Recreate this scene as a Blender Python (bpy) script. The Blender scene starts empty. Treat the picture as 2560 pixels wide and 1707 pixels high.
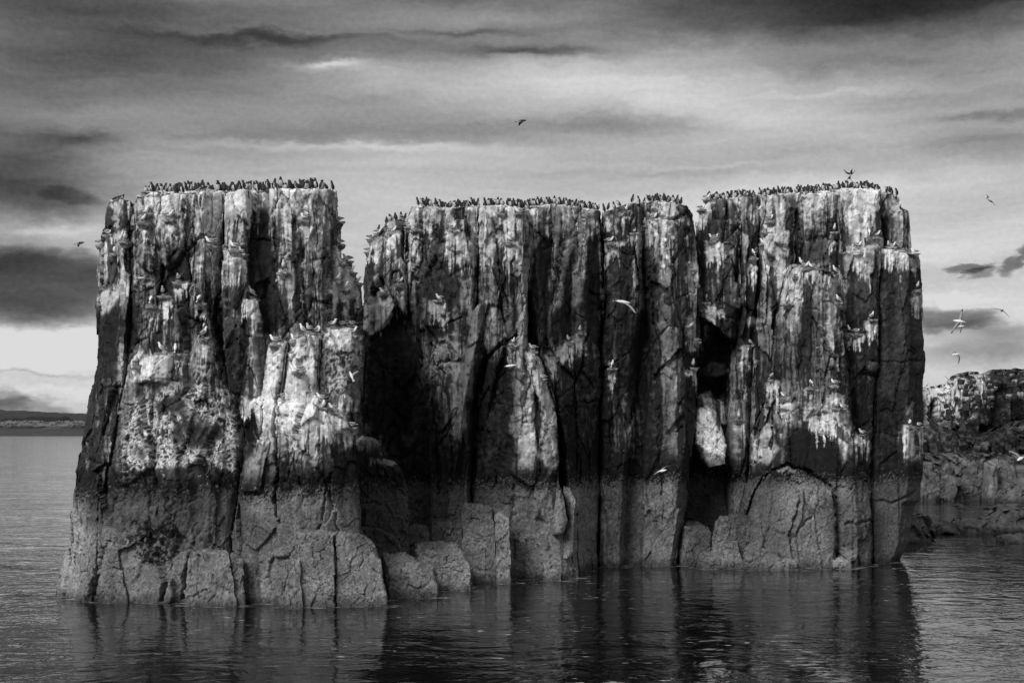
import bpy, math, random
import numpy as np
from mathutils import Vector, Matrix
from mathutils.bvhtree import BVHTree

S = bpy.context.scene
COL = S.collection
R = math.radians
EXPO = 1.15      # exposed for the dark rock
F = 3840.0      # focal length in photo pixels (2560 wide)
HC = 6.6        # eye height above the sea, metres
CX, HY = 1280.0, 1083.0

# ------------------------------------------------------------------ camera
cam = bpy.data.cameras.new('camera'); camo = bpy.data.objects.new('camera', cam); COL.objects.link(camo)
camo.location = (0, 0, HC); camo.rotation_euler = (R(90), 0, 0)
cam.sensor_width = 36; cam.lens = 36 * F / 2560
cam.shift_y = (HY - 853.5) / 2560
cam.clip_start = 0.5; cam.clip_end = 60000
S.camera = camo

# ------------------------------------------------------------------ world: heavy overcast in greys
SUN_EL, SUN_AZ = R(36), R(-32)      # soft light from behind the camera, high on the left
W = bpy.data.worlds.new('World'); S.world = W; W.use_nodes = True
nt = W.node_tree; nt.nodes.clear()

class NB:
    def __init__(s, nt): s.nt = nt
    def new(s, t, **k):
        n = s.nt.nodes.new(t)
        for a, b in k.items(): setattr(n, a, b)
        return n
    def put(s, sock, v):
        if isinstance(v, bpy.types.NodeSocket): s.nt.links.new(v, sock)
        else: sock.default_value = v
    def m(s, op, a, b=0.0, c=None, clamp=False):
        n = s.new('ShaderNodeMath', operation=op, use_clamp=clamp)
        s.put(n.inputs[0], a); s.put(n.inputs[1], b)
        if c is not None: s.put(n.inputs[2], c)
        return n.outputs[0]
    def xyz(s, x, y, z):
        n = s.new('ShaderNodeCombineXYZ')
        for i, v in enumerate((x, y, z)): s.put(n.inputs[i], v)
        return n.outputs[0]
    def noise(s, vec, scale, detail=4, rough=.55, dist=0.0, typ='FBM'):
        n = s.new('ShaderNodeTexNoise'); n.noise_type = typ
        s.put(n.inputs['Vector'], vec); n.inputs['Scale'].default_value = scale
        n.inputs['Detail'].default_value = detail; n.inputs['Roughness'].default_value = rough
        n.inputs['Distortion'].default_value = dist
        return n.outputs['Fac']
    def ramp(s, v, a, b, c=0.0, d=1.0, smooth=True):
        n = s.new('ShaderNodeMapRange'); n.interpolation_type = 'SMOOTHSTEP' if smooth else 'LINEAR'
        s.put(n.inputs[0], v)
        for i, x in enumerate((a, b, c, d)): n.inputs[i + 1].default_value = x
        return n.outputs[0]

w = NB(nt)
tc = w.new('ShaderNodeTexCoord'); sep = w.new('ShaderNodeSeparateXYZ'); nt.links.new(tc.outputs['Generated'], sep.inputs[0])
dx, dy, dz = sep.outputs
az = w.m('ARCTAN2', dx, dy)
el = w.m('ARCSINE', dz)
# warp the cloud field so that banks get ragged edges
base = w.xyz(w.m('MULTIPLY', az, 4.0), w.m('MULTIPLY', el, 13.0), 0.0)
wn = w.m('SUBTRACT', w.noise(base, 1.6, 6, .58), .5)
wn2 = w.m('SUBTRACT', w.noise(w.xyz(w.m('MULTIPLY', az, 10.0), w.m('MULTIPLY', el, 22.0), 7.3), 1.7, 6, .6), .5)
wn3 = w.m('SUBTRACT', w.noise(w.xyz(w.m('MULTIPLY', az, 22.0), w.m('MULTIPLY', el, 45.0), 3.1), 1.5, 5, .6), .5)
azw = w.m('ADD', az, w.m('MULTIPLY', wn, .10)); azw = w.m('ADD', azw, w.m('MULTIPLY', wn3, .02))
elw = w.m('ADD', el, w.m('MULTIPLY', wn2, .022)); elw = w.m('ADD', elw, w.m('MULTIPLY', wn3, .009))
def pz(px): return math.atan((px - CX) / F)
def pe(py): return math.atan((HY - py) / F)
ea = w.m('ABSOLUTE', elw)
cr = w.new('ShaderNodeValToRGB'); w.put(cr.inputs[0], ea)
stops = [(1083, .76), (960, .84), (850, .84), (760, .80), (640, .76), (540, .72), (440, .66), (330, .60), (230, .60), (130, .56), (40, .45), (-60, .42), (-200, .50), (-1500, .68), (-4000, .70)]
e = cr.color_ramp.elements
while len(e) > 1: e.remove(e[-1])
for i, (py, v) in enumerate(stops):
    p = abs(pe(py))
    k = e[0] if i == 0 else e.new(min(1, p))
    k.position = min(1, p); k.color = (v, v, v, 1)
V = cr.outputs[0]
cv = w.new('ShaderNodeRGBToBW'); nt.links.new(V, cv.inputs[0]); V = cv.outputs[0]
#      px    py    rx   ry   amp  hardness
blobs = [
 (60, 505, 240, 62, -.42, 1), (40, 440, 160, 22, -.12, 1), (200, 520, 70, 18, -.12, 2), (1500, 270, 620, 100, .05, 1), (1950, 560, 620, 90, .11, 1), (1250, 400, 900, 200, .04, 1), (1100, 470, 500, 60, .05, 1), (600, 90, 300, 9, .08, 1), (2150, 250, 300, 10, .07, 1), (1750, 420, 360, 9, .06, 1), (150, 560, 120, 26, -.10, 1), (70, 735, 240, 78, -.50, 2), (120, 690, 120, 24, .06, 1), (-60, 640, 200, 70, -.18, 1), (120, 600, 150, 13, .16, 1),
 (60, 390, 280, 46, -.26, 1), (100, 170, 420, 60, -.08, 1), (230, 375, 90, 16, -.14, 1), (120, 255, 560, 85, -.17, 1), (500, 130, 520, 60, -.16, 1), (700, 105, 240, 14, -.14, 1),
 (100, 60, 420, 50, -.12, 1), (830, 176, 85, 11, .26, 1), (900, 200, 260, 34, .10, 1), (1330, 132, 170, 13, -.26, 1), (1150, 80, 140, 9, -.15, 1),
 (1430, 190, 300, 60, .10, 1), (1700, 230, 420, 60, .08, 1), (1050, 335, 420, 34, -.12, 1), (1560, 310, 220, 15, -.12, 1), (900, 372, 420, 10, .13, 1),
 (1150, 45, 300, 28, .12, 1), (2250, 60, 520, 62, -.24, 1), (2400, -20, 420, 60, -.22, 1), (2050, 180, 260, 26, -.10, 1), (1900, 330, 380, 60, .12, 1),
 (2150, 480, 380, 40, .07, 1), (1300, 430, 700, 16, -.05, 1), (2475, 395, 120, 26, -.12, 1), (2500, 330, 130, 10, -.12, 1),
 (2415, 692, 38, 11, -.30, 2), (2450, 702, 30, 10, -.22, 2), (2520, 690, 26, 22, -.30, 2), (2550, 655, 26, 18, -.32, 2), (2390, 812, 120, 27, -.36, 2),
 (2500, 850, 130, 30, -.28, 1), (2470, 900, 220, 25, -.20, 1), (2430, 760, 160, 14, .08, 1), (2380, 940, 200, 10, .05, 1),
 (20, 1010, 60, 26, -.20, 2), (110, 1020, 70, 20, -.16, 2), (200, 1040, 60, 14, -.12, 2), (90, 943, 160, 5, -.12, 1), (60, 870, 300, 40, .07, 1), (180, 980, 160, 14, .05, 1),
]
for px, py, rx, ry, amp, hard in blobs:
    ax = w.m('MULTIPLY', w.m('SUBTRACT', azw, pz(px)), F / rx)
    ay = w.m('MULTIPLY', w.m('SUBTRACT', elw, pe(py)), F / ry)
    q = w.m('ADD', w.m('MULTIPLY', ax, ax), w.m('MULTIPLY', ay, ay))
    g = w.m('EXPONENT', w.m('MULTIPLY', q, -1.0)) if hard == 1 else w.ramp(q, 0.35, 1.9, 1.0, 0.0)
    V = w.m('MULTIPLY_ADD', g, amp, V)
st = w.m('SUBTRACT', w.noise(w.xyz(w.m('MULTIPLY', azw, 5.0), w.m('MULTIPLY', elw, 42.0), 2.0), 1.0, 7, .6), .5)
V = w.m('MULTIPLY_ADD', st, .34, V)
st2 = w.m('SUBTRACT', w.noise(w.xyz(w.m('MULTIPLY', az, 60.0), w.m('MULTIPLY', el, 80.0), 5.0), 4.0, 3, .6), .5)
V = w.m('MULTIPLY_ADD', st2, .09, V)
V = w.m('MAXIMUM', V, .12); V = w.m('MINIMUM', V, .86)
lin = w.m('POWER', V, 2.2)
sky = w.new('ShaderNodeTexSky', sky_type='NISHITA'); sky.sun_disc = False
sky.sun_elevation = SUN_EL; sky.sun_rotation = R(180) + SUN_AZ
bw = w.new('ShaderNodeRGBToBW'); nt.links.new(sky.outputs[0], bw.inputs[0])
tot = w.m('MULTIPLY_ADD', lin, 9.7 / 2 ** EXPO, w.m('MULTIPLY', bw.outputs[0], .01))
bg = w.new('ShaderNodeBackground'); nt.links.new(tot, bg.inputs[0]); bg.inputs[1].default_value = .10
ow = w.new('ShaderNodeOutputWorld'); nt.links.new(bg.outputs[0], ow.inputs[0])

# ------------------------------------------------------------------ sun behind thin cloud
sl = bpy.data.lights.new('sun', 'SUN'); sl.energy = 1.5; sl.angle = R(28); sl.color = (1, 1, 1)
so = bpy.data.objects.new('sun', sl); COL.objects.link(so)
sd = Vector((math.sin(SUN_AZ) * math.cos(SUN_EL), -math.cos(SUN_AZ) * math.cos(SUN_EL), math.sin(SUN_EL)))
so.rotation_euler = sd.to_track_quat('Z', 'Y').to_euler()
vs = S.view_settings; vs.view_transform = 'Standard'; vs.look = 'None'; vs.exposure = EXPO; vs.gamma = 1; vs.use_curve_mapping = False
S.render.engine = 'CYCLES'

# ------------------------------------------------------------------ numpy noise
def _h(ix, iy, iz, seed):
    h = (ix.astype(np.int64) * 374761393 + iy.astype(np.int64) * 668265263 + iz.astype(np.int64) * 2147483647 + seed * 974711) & 0xFFFFFFFF
    h = ((h ^ (h >> 13)) * 1274126177) & 0xFFFFFFFF
    h = ((h ^ (h >> 16)) * 2246822519) & 0xFFFFFFFF
    return ((h ^ (h >> 15)) & 0xFFFFFF) / float(0xFFFFFF)
def vn(x, y, z, seed=0):
    ix, iy, iz = np.floor(x), np.floor(y), np.floor(z)
    fx, fy, fz = x - ix, y - iy, z - iz
    fx = fx * fx * (3 - 2 * fx); fy = fy * fy * (3 - 2 * fy); fz = fz * fz * (3 - 2 * fz)
    r = 0
    for a in (0, 1):
        wx = fx if a else 1 - fx
        for b in (0, 1):
            wy = fy if b else 1 - fy
            for c in (0, 1):
                wz = fz if c else 1 - fz
                r = r + wx * wy * wz * _h(ix + a, iy + b, iz + c, seed)
    return r
def fbm(x, y, z, o=4, seed=0, g=.5):
    r, a, t = 0, 1.0, 0
    for i in range(o):
        r = r + a * vn(x * 2 ** i + i * 17.3, y * 2 ** i + i * 5.1, z * 2 ** i, seed + i); t += a; a *= g
    return r / t
def eq(n):      # spread the bell-shaped fbm over 0..1
    return np.clip(.5 + (n - .5) * 2.1, 0, 1)
def sst(a, b, x):
    t = np.clip((x - a) / (b - a), 0, 1); return t * t * (3 - 2 * t)
def voro(x, y, z, seed=0):
    ix, iy, iz = np.floor(x), np.floor(y), np.floor(z)
    f1 = np.full(x.shape, 9.); f2 = f1.copy(); rid = np.zeros(x.shape); ox = rid.copy(); oy = rid.copy(); oz = rid.copy()
    for a in (-1, 0, 1):
        for b in (-1, 0, 1):
            for c in (-1, 0, 1):
                X, Y, Z = ix + a, iy + b, iz + c
                jx, jy, jz = _h(X, Y, Z, seed), _h(X, Y, Z, seed + 1), _h(X, Y, Z, seed + 2)
                ddx, ddy, ddz = x - X - jx, y - Y - jy, z - Z - jz
                d = ddx * ddx + ddy * ddy + ddz * ddz
                n = d < f1
                f2 = np.where(n, f1, np.minimum(f2, d)); f1 = np.where(n, d, f1)
                rid = np.where(n, _h(X, Y, Z, seed + 3), rid)
                ox = np.where(n, ddx, ox); oy = np.where(n, ddy, oy); oz = np.where(n, ddz, oz)
    return np.sqrt(f1), np.sqrt(f2), rid, ox, oy, oz

def smooth_id(rid, k): return (rid * k) % 1.0

# ------------------------------------------------------------------ materials
MATS = {}
def attr_mat(name, rough=.85, fine=9.0, amt=.35, bump=.35, spec=.25):
    m = bpy.data.materials.new(name); m.use_nodes = True; n = m.node_tree; b = n.nodes['Principled BSDF']; q = NB(n)
    at = q.new('ShaderNodeAttribute'); at.attribute_name = 'albedo'
    tcn = q.new('ShaderNodeTexCoord')
    f1 = q.noise(tcn.outputs['Object'], fine, 5, .65)
    f2 = q.noise(tcn.outputs['Object'], fine * 4.2, 3, .6)
    g = q.m('ADD', q.m('MULTIPLY_ADD', f1, amt * 2, 1 - amt), q.m('MULTIPLY_ADD', f2, amt * 2, -amt))
    v = q.m('MULTIPLY', at.outputs['Fac'], g)
    v = q.m('MINIMUM', v, .85)
    n.links.new(q.xyz(v, v, v), b.inputs['Base Color'])
    b.inputs['Roughness'].default_value = rough; b.inputs['Specular IOR Level'].default_value = spec
    bp = q.new('ShaderNodeBump'); bp.inputs['Strength'].default_value = bump; bp.inputs['Distance'].default_value = .03
    q.put(bp.inputs['Height'], q.m('ADD', f1, q.m('MULTIPLY', f2, .5))); n.links.new(bp.outputs[0], b.inputs['Normal'])
    return m
def flat_mat(name, v, rough=.7, nz=.15, scale=30, spec=.2):
    m = bpy.data.materials.new(name); m.use_nodes = True; n = m.node_tree; b = n.nodes['Principled BSDF']; q = NB(n)
    tcn = q.new('ShaderNodeTexCoord'); f = q.noise(tcn.outputs['Object'], scale, 3, .6)
    c = q.m('MULTIPLY', q.m('MULTIPLY_ADD', f, 2 * nz, 1 - nz), v)
    n.links.new(q.xyz(c, c, c), b.inputs['Base Color'])
    b.inputs['Roughness'].default_value = rough; b.inputs['Specular IOR Level'].default_value = spec
    return m
M_ROCK = attr_mat('guano_streaked_rock', fine=12, amt=.40, bump=.5)
M_WET = attr_mat('barnacled_rock', rough=.7, fine=13, amt=.5, bump=.6)
M_DARK = flat_mat('sooty_brown_plumage', .022, .6)
M_WHITE = flat_mat('white_plumage', .72, .7, .06)
M_BELLY = flat_mat('guillemot_belly', .45, .7, .12)
M_GREY = flat_mat('grey_plumage', .26, .7, .08)
M_BACKLIT = flat_mat('backlit_grey_plumage', .06, .7, .08)  # grey gull wings with their backlit shade put into the colour
M_BLACK = flat_mat('black_feather_tip', .012, .6)
M_BILL = flat_mat('bill', .05, .4)
M_YBILL = flat_mat('pale_bill', .32, .4)
M_FOOT = flat_mat('foot', .03, .5)
M_NEST = flat_mat('nest_grass', .26, .9, .5, 60)
M_TURB = flat_mat('turbine_paint', .16, .6, .02)

def tag(o, label=None, cat=None, group=None, kind=None):
    if label: o['label'] = label
    if cat: o['category'] = cat
    if group: o['group'] = group
    if kind: o['kind'] = kind
    return o
def mesh_obj(name, verts, faces, mat, parent=None, smooth=True, mats=None, fmat=None, link=True):
    me = bpy.data.meshes.new(name); me.from_pydata([tuple(v) for v in verts], [], faces)
    for mm in (mats or [mat]): me.materials.append(mm)
    if fmat is not None: me.polygons.foreach_set('material_index', fmat)
    if smooth: me.shade_smooth()
    me.update()
    o = bpy.data.objects.new(name, me)
    if link: COL.objects.link(o)
    if parent: o.parent = parent
    return o
def np_mesh(name, V, Q, mat, alb=None, parent=None, smooth=True, ngons=()):
    me = bpy.data.meshes.new(name)
    Q = np.asarray(Q, np.int32); nq = len(Q); extra = [len(n) for n in ngons]
    loops = np.concatenate([Q.ravel()] + [np.asarray(n, np.int32) for n in ngons])
    me.vertices.add(len(V)); me.vertices.foreach_set('co', np.asarray(V, np.float32).ravel())
    me.loops.add(len(loops)); me.loops.foreach_set('vertex_index', loops)
    tot = np.array([4] * nq + extra, np.int32); st_ = np.concatenate([[0], np.cumsum(tot)[:-1]]).astype(np.int32)
    me.polygons.add(len(tot)); me.polygons.foreach_set('loop_start', st_); me.polygons.foreach_set('loop_total', tot)
    me.update(calc_edges=True); me.validate()
    if alb is not None:
        a = me.attributes.new('albedo', 'FLOAT', 'POINT'); a.data.foreach_set('value', np.asarray(alb, np.float32))
    me.materials.append(mat)
    if smooth: me.shade_smooth()
    o = bpy.data.objects.new(name, me); COL.objects.link(o)
    if parent: o.parent = parent
    return o
def empty(name, loc):
    o = bpy.data.objects.new(name, None); o.location = loc; COL.objects.link(o); return o
def P(px, py, D): return Vector(((px - CX) * D / F, D, HC - (py - HY) * D / F))

# ------------------------------------------------------------------ guano, algae and bare rock of the stacks, with cave shade painted in
GX0, GX1, NX = 180., 2280., 36
rows_y = [480, 500, 560, 620, 680, 740, 800, 860, 920, 980, 1040, 1100, 1160, 1215]
rows = [  # tone grid; the darkest cells paint the shade of caves and recesses
 # 180 240 300 360 420 480 540 600 660 720 780 840 900 960 1020 1080 1140 1200 1260 1320 1380 1440 1500 1560 1620 1680 1740 1800 1860 1920 1980 2040 2100 2160 2220 2280
 [7,7,6,6,7,7,7,6,6,7,7,7,7,7,7,7,7,7,7,7,7,7,7,7,7,7,7,7,7,7,7,7,7,7,7,6],
 [6,6,6,6,6,6,6,6,5,6,6,7,6,6,6,6,7,7,7,6,6,6,7,6,6,6,6,6,6,6,6,6,6,6,6,6],
 [5,5,5,5,5,4,4,4,2,5,5,5,5,5,5,4,4,5,5,5,5,5,5,4,5,5,4,5,5,5,4,4,4,4,5,5],
 [5,5,4,4,3,4,4,5,1,4,4,4,4,5,4,3,5,5,5,3,3,4,3,3,4,3,3,4,3,5,3,3,4,4,4,5],
 [4,4,3,3,2,4,4,5,1,4,4,3,5,4,4,2,3,4,4,3,4,3,2,3,2,3,3,4,2,4,4,3,3,3,3,2],
 [3,3,4,3,2,3,3,3,1,4,4,4,4,4,3,2,3,4,4,2,4,3,2,2,2,3,3,3,3,3,4,3,4,2,2,2],
 [2,2,2,3,2,2,2,4,2,3,3,3,3,2,2,3,3,3,4,2,3,2,2,2,1,3,3,2,1,3,3,2,4,2,2,2],
 [1,1,3,2,2,3,2,2,4,5,5,5,4,1,1,3,4,2,3,3,3,2,2,2,1,2,3,1,1,2,2,2,4,2,1,2],
 [1,1,4,4,4,3,3,2,6,6,5,3,3,1,1,3,4,1,1,4,3,1,2,2,1,3,3,1,2,1,2,2,3,2,1,1],
 [2,2,4,4,4,3,3,2,6,7,6,4,3,0,0,2,4,1,1,4,2,1,2,2,1,2,3,1,2,1,3,2,3,1,1,1],
 [3,3,3,3,4,4,3,2,6,7,7,5,2,0,1,1,3,1,1,5,2,1,1,2,1,2,2,3,2,3,3,4,4,1,1,2],
 [3,3,3,4,4,4,4,2,4,4,4,3,3,3,1,1,2,1,1,5,3,1,1,2,1,2,2,4,2,3,1,1,5,1,1,3],
 [2,2,3,5,5,5,5,2,2,2,2,2,2,2,1,1,1,1,1,4,3,1,1,1,1,1,1,2,2,3,1,1,1,2,1,2],
 [1,1,1,1,1,1,1,1,1,1,1,1,1,1,1,1,1,1,1,1,1,1,1,1,1,1,1,1,1,1,1,1,1,1,1,1]]
lows_y = [1225, 1280, 1340, 1400, 1460]
lows = [  # paler first column paints the light on the left-facing foot
 [3,2,2,2,2,2,2,2,3,3,3,3,2,2,2,2,2,2,2,3,3,3,3,2,3,3,2,2,2,2,3,3,3,2,2,2],
 [4,2,2,2,2,2,2,2,3,3,3,3,2,2,2,2,2,2,3,3,3,3,3,2,3,3,2,2,2,2,3,3,2,2,2,2],
 [4,3,3,2,2,2,2,2,2,3,3,3,2,2,2,2,3,3,3,3,3,3,3,2,3,3,2,2,2,2,3,3,2,2,2,2],
 [4,3,3,3,3,3,3,3,3,3,3,3,3,3,3,3,3,3,3,3,3,3,3,3,3,3,2,3,3,3,3,3,3,2,2,2],
 [4,3,3,3,3,3,3,3,3,3,3,3,3,3,3,3,3,3,3,3,3,3,3,3,3,3,3,3,3,3,3,3,3,3,3,3]]
def bil(tab, ys, x, y):
    T = np.array(tab, float); ys = np.array(ys, float)
    fx = np.clip((x - GX0) / 60., 0, T.shape[1] - 1.001); ix = fx.astype(int); fx = fx - ix; fx = fx * fx * (3 - 2 * fx)
    fy = np.clip(np.interp(y, ys, np.arange(len(ys))), 0, len(ys) - 1.001); iy = fy.astype(int); fy = fy - iy; fy = fy * fy * (3 - 2 * fy)
    return (T[iy, ix] * (1 - fx) + T[iy, ix + 1] * fx) * (1 - fy) + (T[iy + 1, ix] * (1 - fx) + T[iy + 1, ix + 1] * fx) * fy

# kittiwakes on the faces: feet position in the photo, facing, pose, nest?, where
KW = [
 (423, 543, 'r', 's', 1, 'on a grassy nest high on the left stack'), (363, 533, 'r', 's', 0, 'on a high ledge just under the left stack brink'), (355, 552, 'r', 's', 1, 'on a weedy ledge below another, upper left of the left stack'),
 (273, 586, 'r', 's', 0, 'on the outer left edge of the left stack, higher of two'), (253, 612, 'r', 's', 0, 'on the outer left edge of the left stack, lower of two'), (313, 598, 'f', 's', 1, 'tucked beside the left crack of the left stack'),
 (288, 634, 'f', 't', 0, 'on the left flank pillar with head tucked'), (525, 609, 'l', 's', 1, 'on a nest left of the paired birds, upper left stack'), (586, 620, 'l', 's', 1, 'upper one of a pair on the square ledge of the left stack'),
 (604, 634, 'f', 's', 0, 'lower one of a pair on the square ledge of the left stack'), (446, 699, 'a', 's', 1, 'on a twiggy nest above a dark wedge, left stack'), (378, 760, 'a', 'u', 1, 'standing on a nest left of the nest knob, left stack'),
 (406, 734, 'f', 's', 1, 'sitting on the round nest knob of the left stack'), (499, 758, 'a', 'u', 0, 'standing alone in the middle of the left stack'), (627, 741, 'l', 'u', 1, 'on the pillar top beside the dark recess, left stack'),
 (709, 675, 'f', 'u', 1, 'upright right of the dark recess, left stack'), (761, 547, 'l', 's', 0, 'high on the right of the left stack face'), (851, 554, 'l', 's', 0, 'on the outer right edge near the left stack top'),
 (848, 610, 'l', 's', 0, 'on the outer right edge below the topmost edge bird, left stack'), (851, 658, 'f', 's', 1, 'leftmost on the white right shoulder of the left stack'), (868, 652, 'l', 's', 0, 'topmost on the white right shoulder of the left stack'),
 (877, 680, 'r', 's', 0, 'right of centre on the white right shoulder of the left stack'), (841, 699, 'r', 's', 1, 'on a nest on the white right shoulder of the left stack'), (892, 707, 'r', 's', 0, 'outermost on the white right shoulder of the left stack'),
 (861, 722, 'r', 's', 0, 'lowest on the white right shoulder of the left stack'), (511, 843, 'r', 'u', 0, 'standing on the rounded white hump, left stack'), (402, 881, 'l', 'u', 0, 'left of two on the pale patch of the left stack'),
 (438, 884, 'a', 'u', 0, 'right of two on the pale patch of the left stack'), (339, 906, 'f', 's', 1, 'on a nest left of the pale patch, left stack'), (686, 855, 'l', 's', 1, 'on the nest at the top of the leaning white slab'),
 (756, 835, 'l', 'u', 1, 'left of three above the white buttress'), (773, 826, 'f', 's', 1, 'middle of three above the white buttress'), (793, 833, 'r', 't', 0, 'right of three above the white buttress'),
 (737, 852, 'l', 's', 0, 'in the notch between the white slabs'), (831, 814, 'r', 's', 1, 'leftmost on the flat block right of the white slabs'), (853, 814, 'l', 's', 1, 'middle bird on the flat block right of the white slabs'),
 (878, 813, 'l', 's', 0, 'rightmost on the flat block right of the white slabs'), (882, 833, 'r', 's', 1, 'just below the flat block right of the white slabs'), (736, 889, 'r', 's', 1, 'on a nest halfway down between the white slabs'),
 (744, 927, 'l', 's', 0, 'below the nest between the white slabs'), (710, 994, 'r', 's', 1, 'on a nest on the broad white ledge'), (802, 998, 'l', 's', 0, 'on the right end of the broad white ledge'),
 (832, 1024, 'l', 's', 1, 'on a nest right of the broad white ledge'), (877, 1067, 'l', 's', 0, 'alone at the outer right corner of the white ledge'), (809, 1018, 'f', 't', 0, 'tucked below the broad white ledge'),
 (947, 584, 'r', 's', 0, 'at the left corner of middle stack top step'), (982, 580, 'r', 's', 0, 'second from the left corner of the middle stack step'), (1024, 567, 'r', 's', 0, 'left of two beside the inner corner of the step'),
 (1038, 569, 'f', 's', 1, 'right of two beside the inner corner of the step'), (928, 598, 'r', 's', 0, 'on the outer left edge just below the middle stack step'), (923, 630, 'r', 's', 0, 'alone on the outer left edge of the middle stack'),
 (1010, 644, 'r', 's', 1, 'on a nest above the dark hollow of the middle stack'), (999, 707, 'r', 's', 1, 'on the nest below another above the dark hollow'), (959, 735, 'l', 's', 0, 'on the white arch over the dark hollow'),
 (1099, 750, 'l', 's', 0, 'on a flat pale pillar top right of the dark hollow'), (1131, 573, 'r', 's', 1, 'on a high nest left of the white fan'), (1187, 586, 'f', 's', 1, 'on the big nest at the head of the white fan'),
 (1276, 603, 'l', 's', 1, 'on a small white ledge right of the white fan'), (1253, 531, 'f', 's', 0, 'at the middle stack brink, left of the touching pair'), (1296, 533, 'l', 's', 0, 'pair bird at the middle stack brink'),
 (1112, 781, 'f', 'u', 0, 'below the flat pale pillar top'), (1283, 858, 'f', 's', 1, 'in the hollow left of the white runnel'), (1331, 873, 'l', 's', 1, 'at the head of the white runnel'),
 (1370, 878, 'r', 'u', 1, 'lowest of three on the slanting ledge'), (1421, 852, 'f', 's', 1, 'middle of three on the slanting ledge'), (1449, 828, 'f', 's', 1, 'topmost of three on the slanting ledge'),
 (1531, 920, 'a', 'u', 0, 'beside a pale triangular flake on the dark wall'), (1355, 946, 'l', 's', 0, 'beside the lower white runnel'), (1525, 605, 'r', 's', 1, 'right of the long vertical crack of the middle stack'),
 (1586, 582, 'f', 't', 0, 'tucked in grass beside a pair, middle stack'), (1607, 581, 'r', 's', 0, 'lower of the pair in the grassy hollow'), (1611, 565, 'f', 'u', 0, 'upper of the pair in the grassy hollow'),
 (1634, 546, 'r', 's', 1, 'on a nest above the grassy hollow'), (1565, 527, 'f', 's', 0, 'just below the notch in the middle stack brink'), (1739, 714, 'l', 'u', 0, 'on the outer right edge of the middle stack, highest of three'),
 (1740, 854, 'l', 's', 0, 'on the outer right edge of the middle stack, middle of three'), (1733, 918, 'f', 'u', 0, 'on the outer right edge of the middle stack, lowest of three'),
 (1754, 524, 'r', 's', 0, 'on the small block at the right stack left corner'), (1768, 497, 'r', 's', 0, 'on the upper block at the right stack left corner'), (1781, 598, 'l', 's', 1, 'left of a touching pair above the cave'),
 (1788, 597, 'r', 's', 0, 'right of a touching pair above the cave'), (1883, 641, 'a', 'u', 1, 'on a pointed white perch, right stack'), (1916, 576, 'l', 's', 1, 'upper of two beside the pale face, right stack'),
 (1909, 610, 'l', 's', 0, 'lower of two beside the pale face, right stack'), (2086, 580, 'f', 'u', 0, 'alone in the dark groove, right stack'), (2173, 590, 'a', 'u', 1, 'left of two on the grassy ledge, right stack'),
 (2192, 590, 'r', 's', 1, 'right of two on the grassy ledge, right stack'), (2146, 616, 'r', 's', 1, 'below left of the grassy ledge, right stack'), (2002, 664, 'l', 'u', 0, 'upright on the free standing pillar top'),
 (2014, 668, 'r', 's', 1, 'second on the free standing pillar top'), (2030, 670, 'l', 's', 1, 'third on the free standing pillar top'), (2087, 684, 'l', 'u', 0, 'rightmost on the free standing pillar top'),
 (1993, 694, 'r', 's', 0, 'on the left shoulder of the free standing pillar'), (2095, 756, 'l', 'u', 0, 'on the right edge of the free standing pillar'), (2290, 634, 'l', 's', 0, 'on the outer right corner of the right stack'),
 (2294, 723, 'f', 'u', 1, 'on a nest on the outer right edge of the right stack'), (2231, 618, 'r', 's', 0, 'right of two behind the small tower foot'), (2222, 616, 'f', 's', 0, 'left of two behind the small tower foot'),
 (1768, 756, 'f', 'u', 0, 'in the white hollow above the cave'), (1969, 759, 'f', 'u', 0, 'on the white streak left of the free standing pillar'), (1896, 527, 'r', 's', 0, 'just below the right stack brink'),
 (1925, 550, 'r', 's', 1, 'on a nest below the right stack brink'), (2180, 798, 'r', 'u', 0, 'at the tip of the slanting white spur'), (2123, 832, 'l', 'u', 1, 'left of two below the slanting white spur'),
 (2142, 831, 'r', 's', 1, 'right of two below the slanting white spur'), (1873, 862, 'l', 'u', 0, 'on a bright perch right of the cave'), (1932, 948, 'r', 'u', 0, 'atop the crusted knobs, right stack'),
 (2027, 966, 'a', 'u', 1, 'on the left thread of ledge across the free standing pillar'), (2086, 960, 'l', 's', 1, 'on the right end of the ledge across the free standing pillar'), (1960, 993, 'l', 's', 1, 'on a nest over a long white drip'),
 (2052, 1024, 'f', 'u', 0, 'middle of the lower white band'), (2106, 1020, 'l', 's', 0, 'rightmost on the lower white band'), (2091, 1018, 'f', 't', 0, 'tucked beside the rightmost bird of the lower white band'),
 (2155, 1085, 'l', 's', 0, 'at the head of the narrow white pillar'), (2273, 1062, 'f', 't', 1, 'left of two low on the smooth right wall'), (2295, 1065, 'l', 's', 0, 'right of two low on the smooth right wall'),
 (1847, 1048, 'f', 'u', 0, 'deep beside the jammed white slab')]
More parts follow.
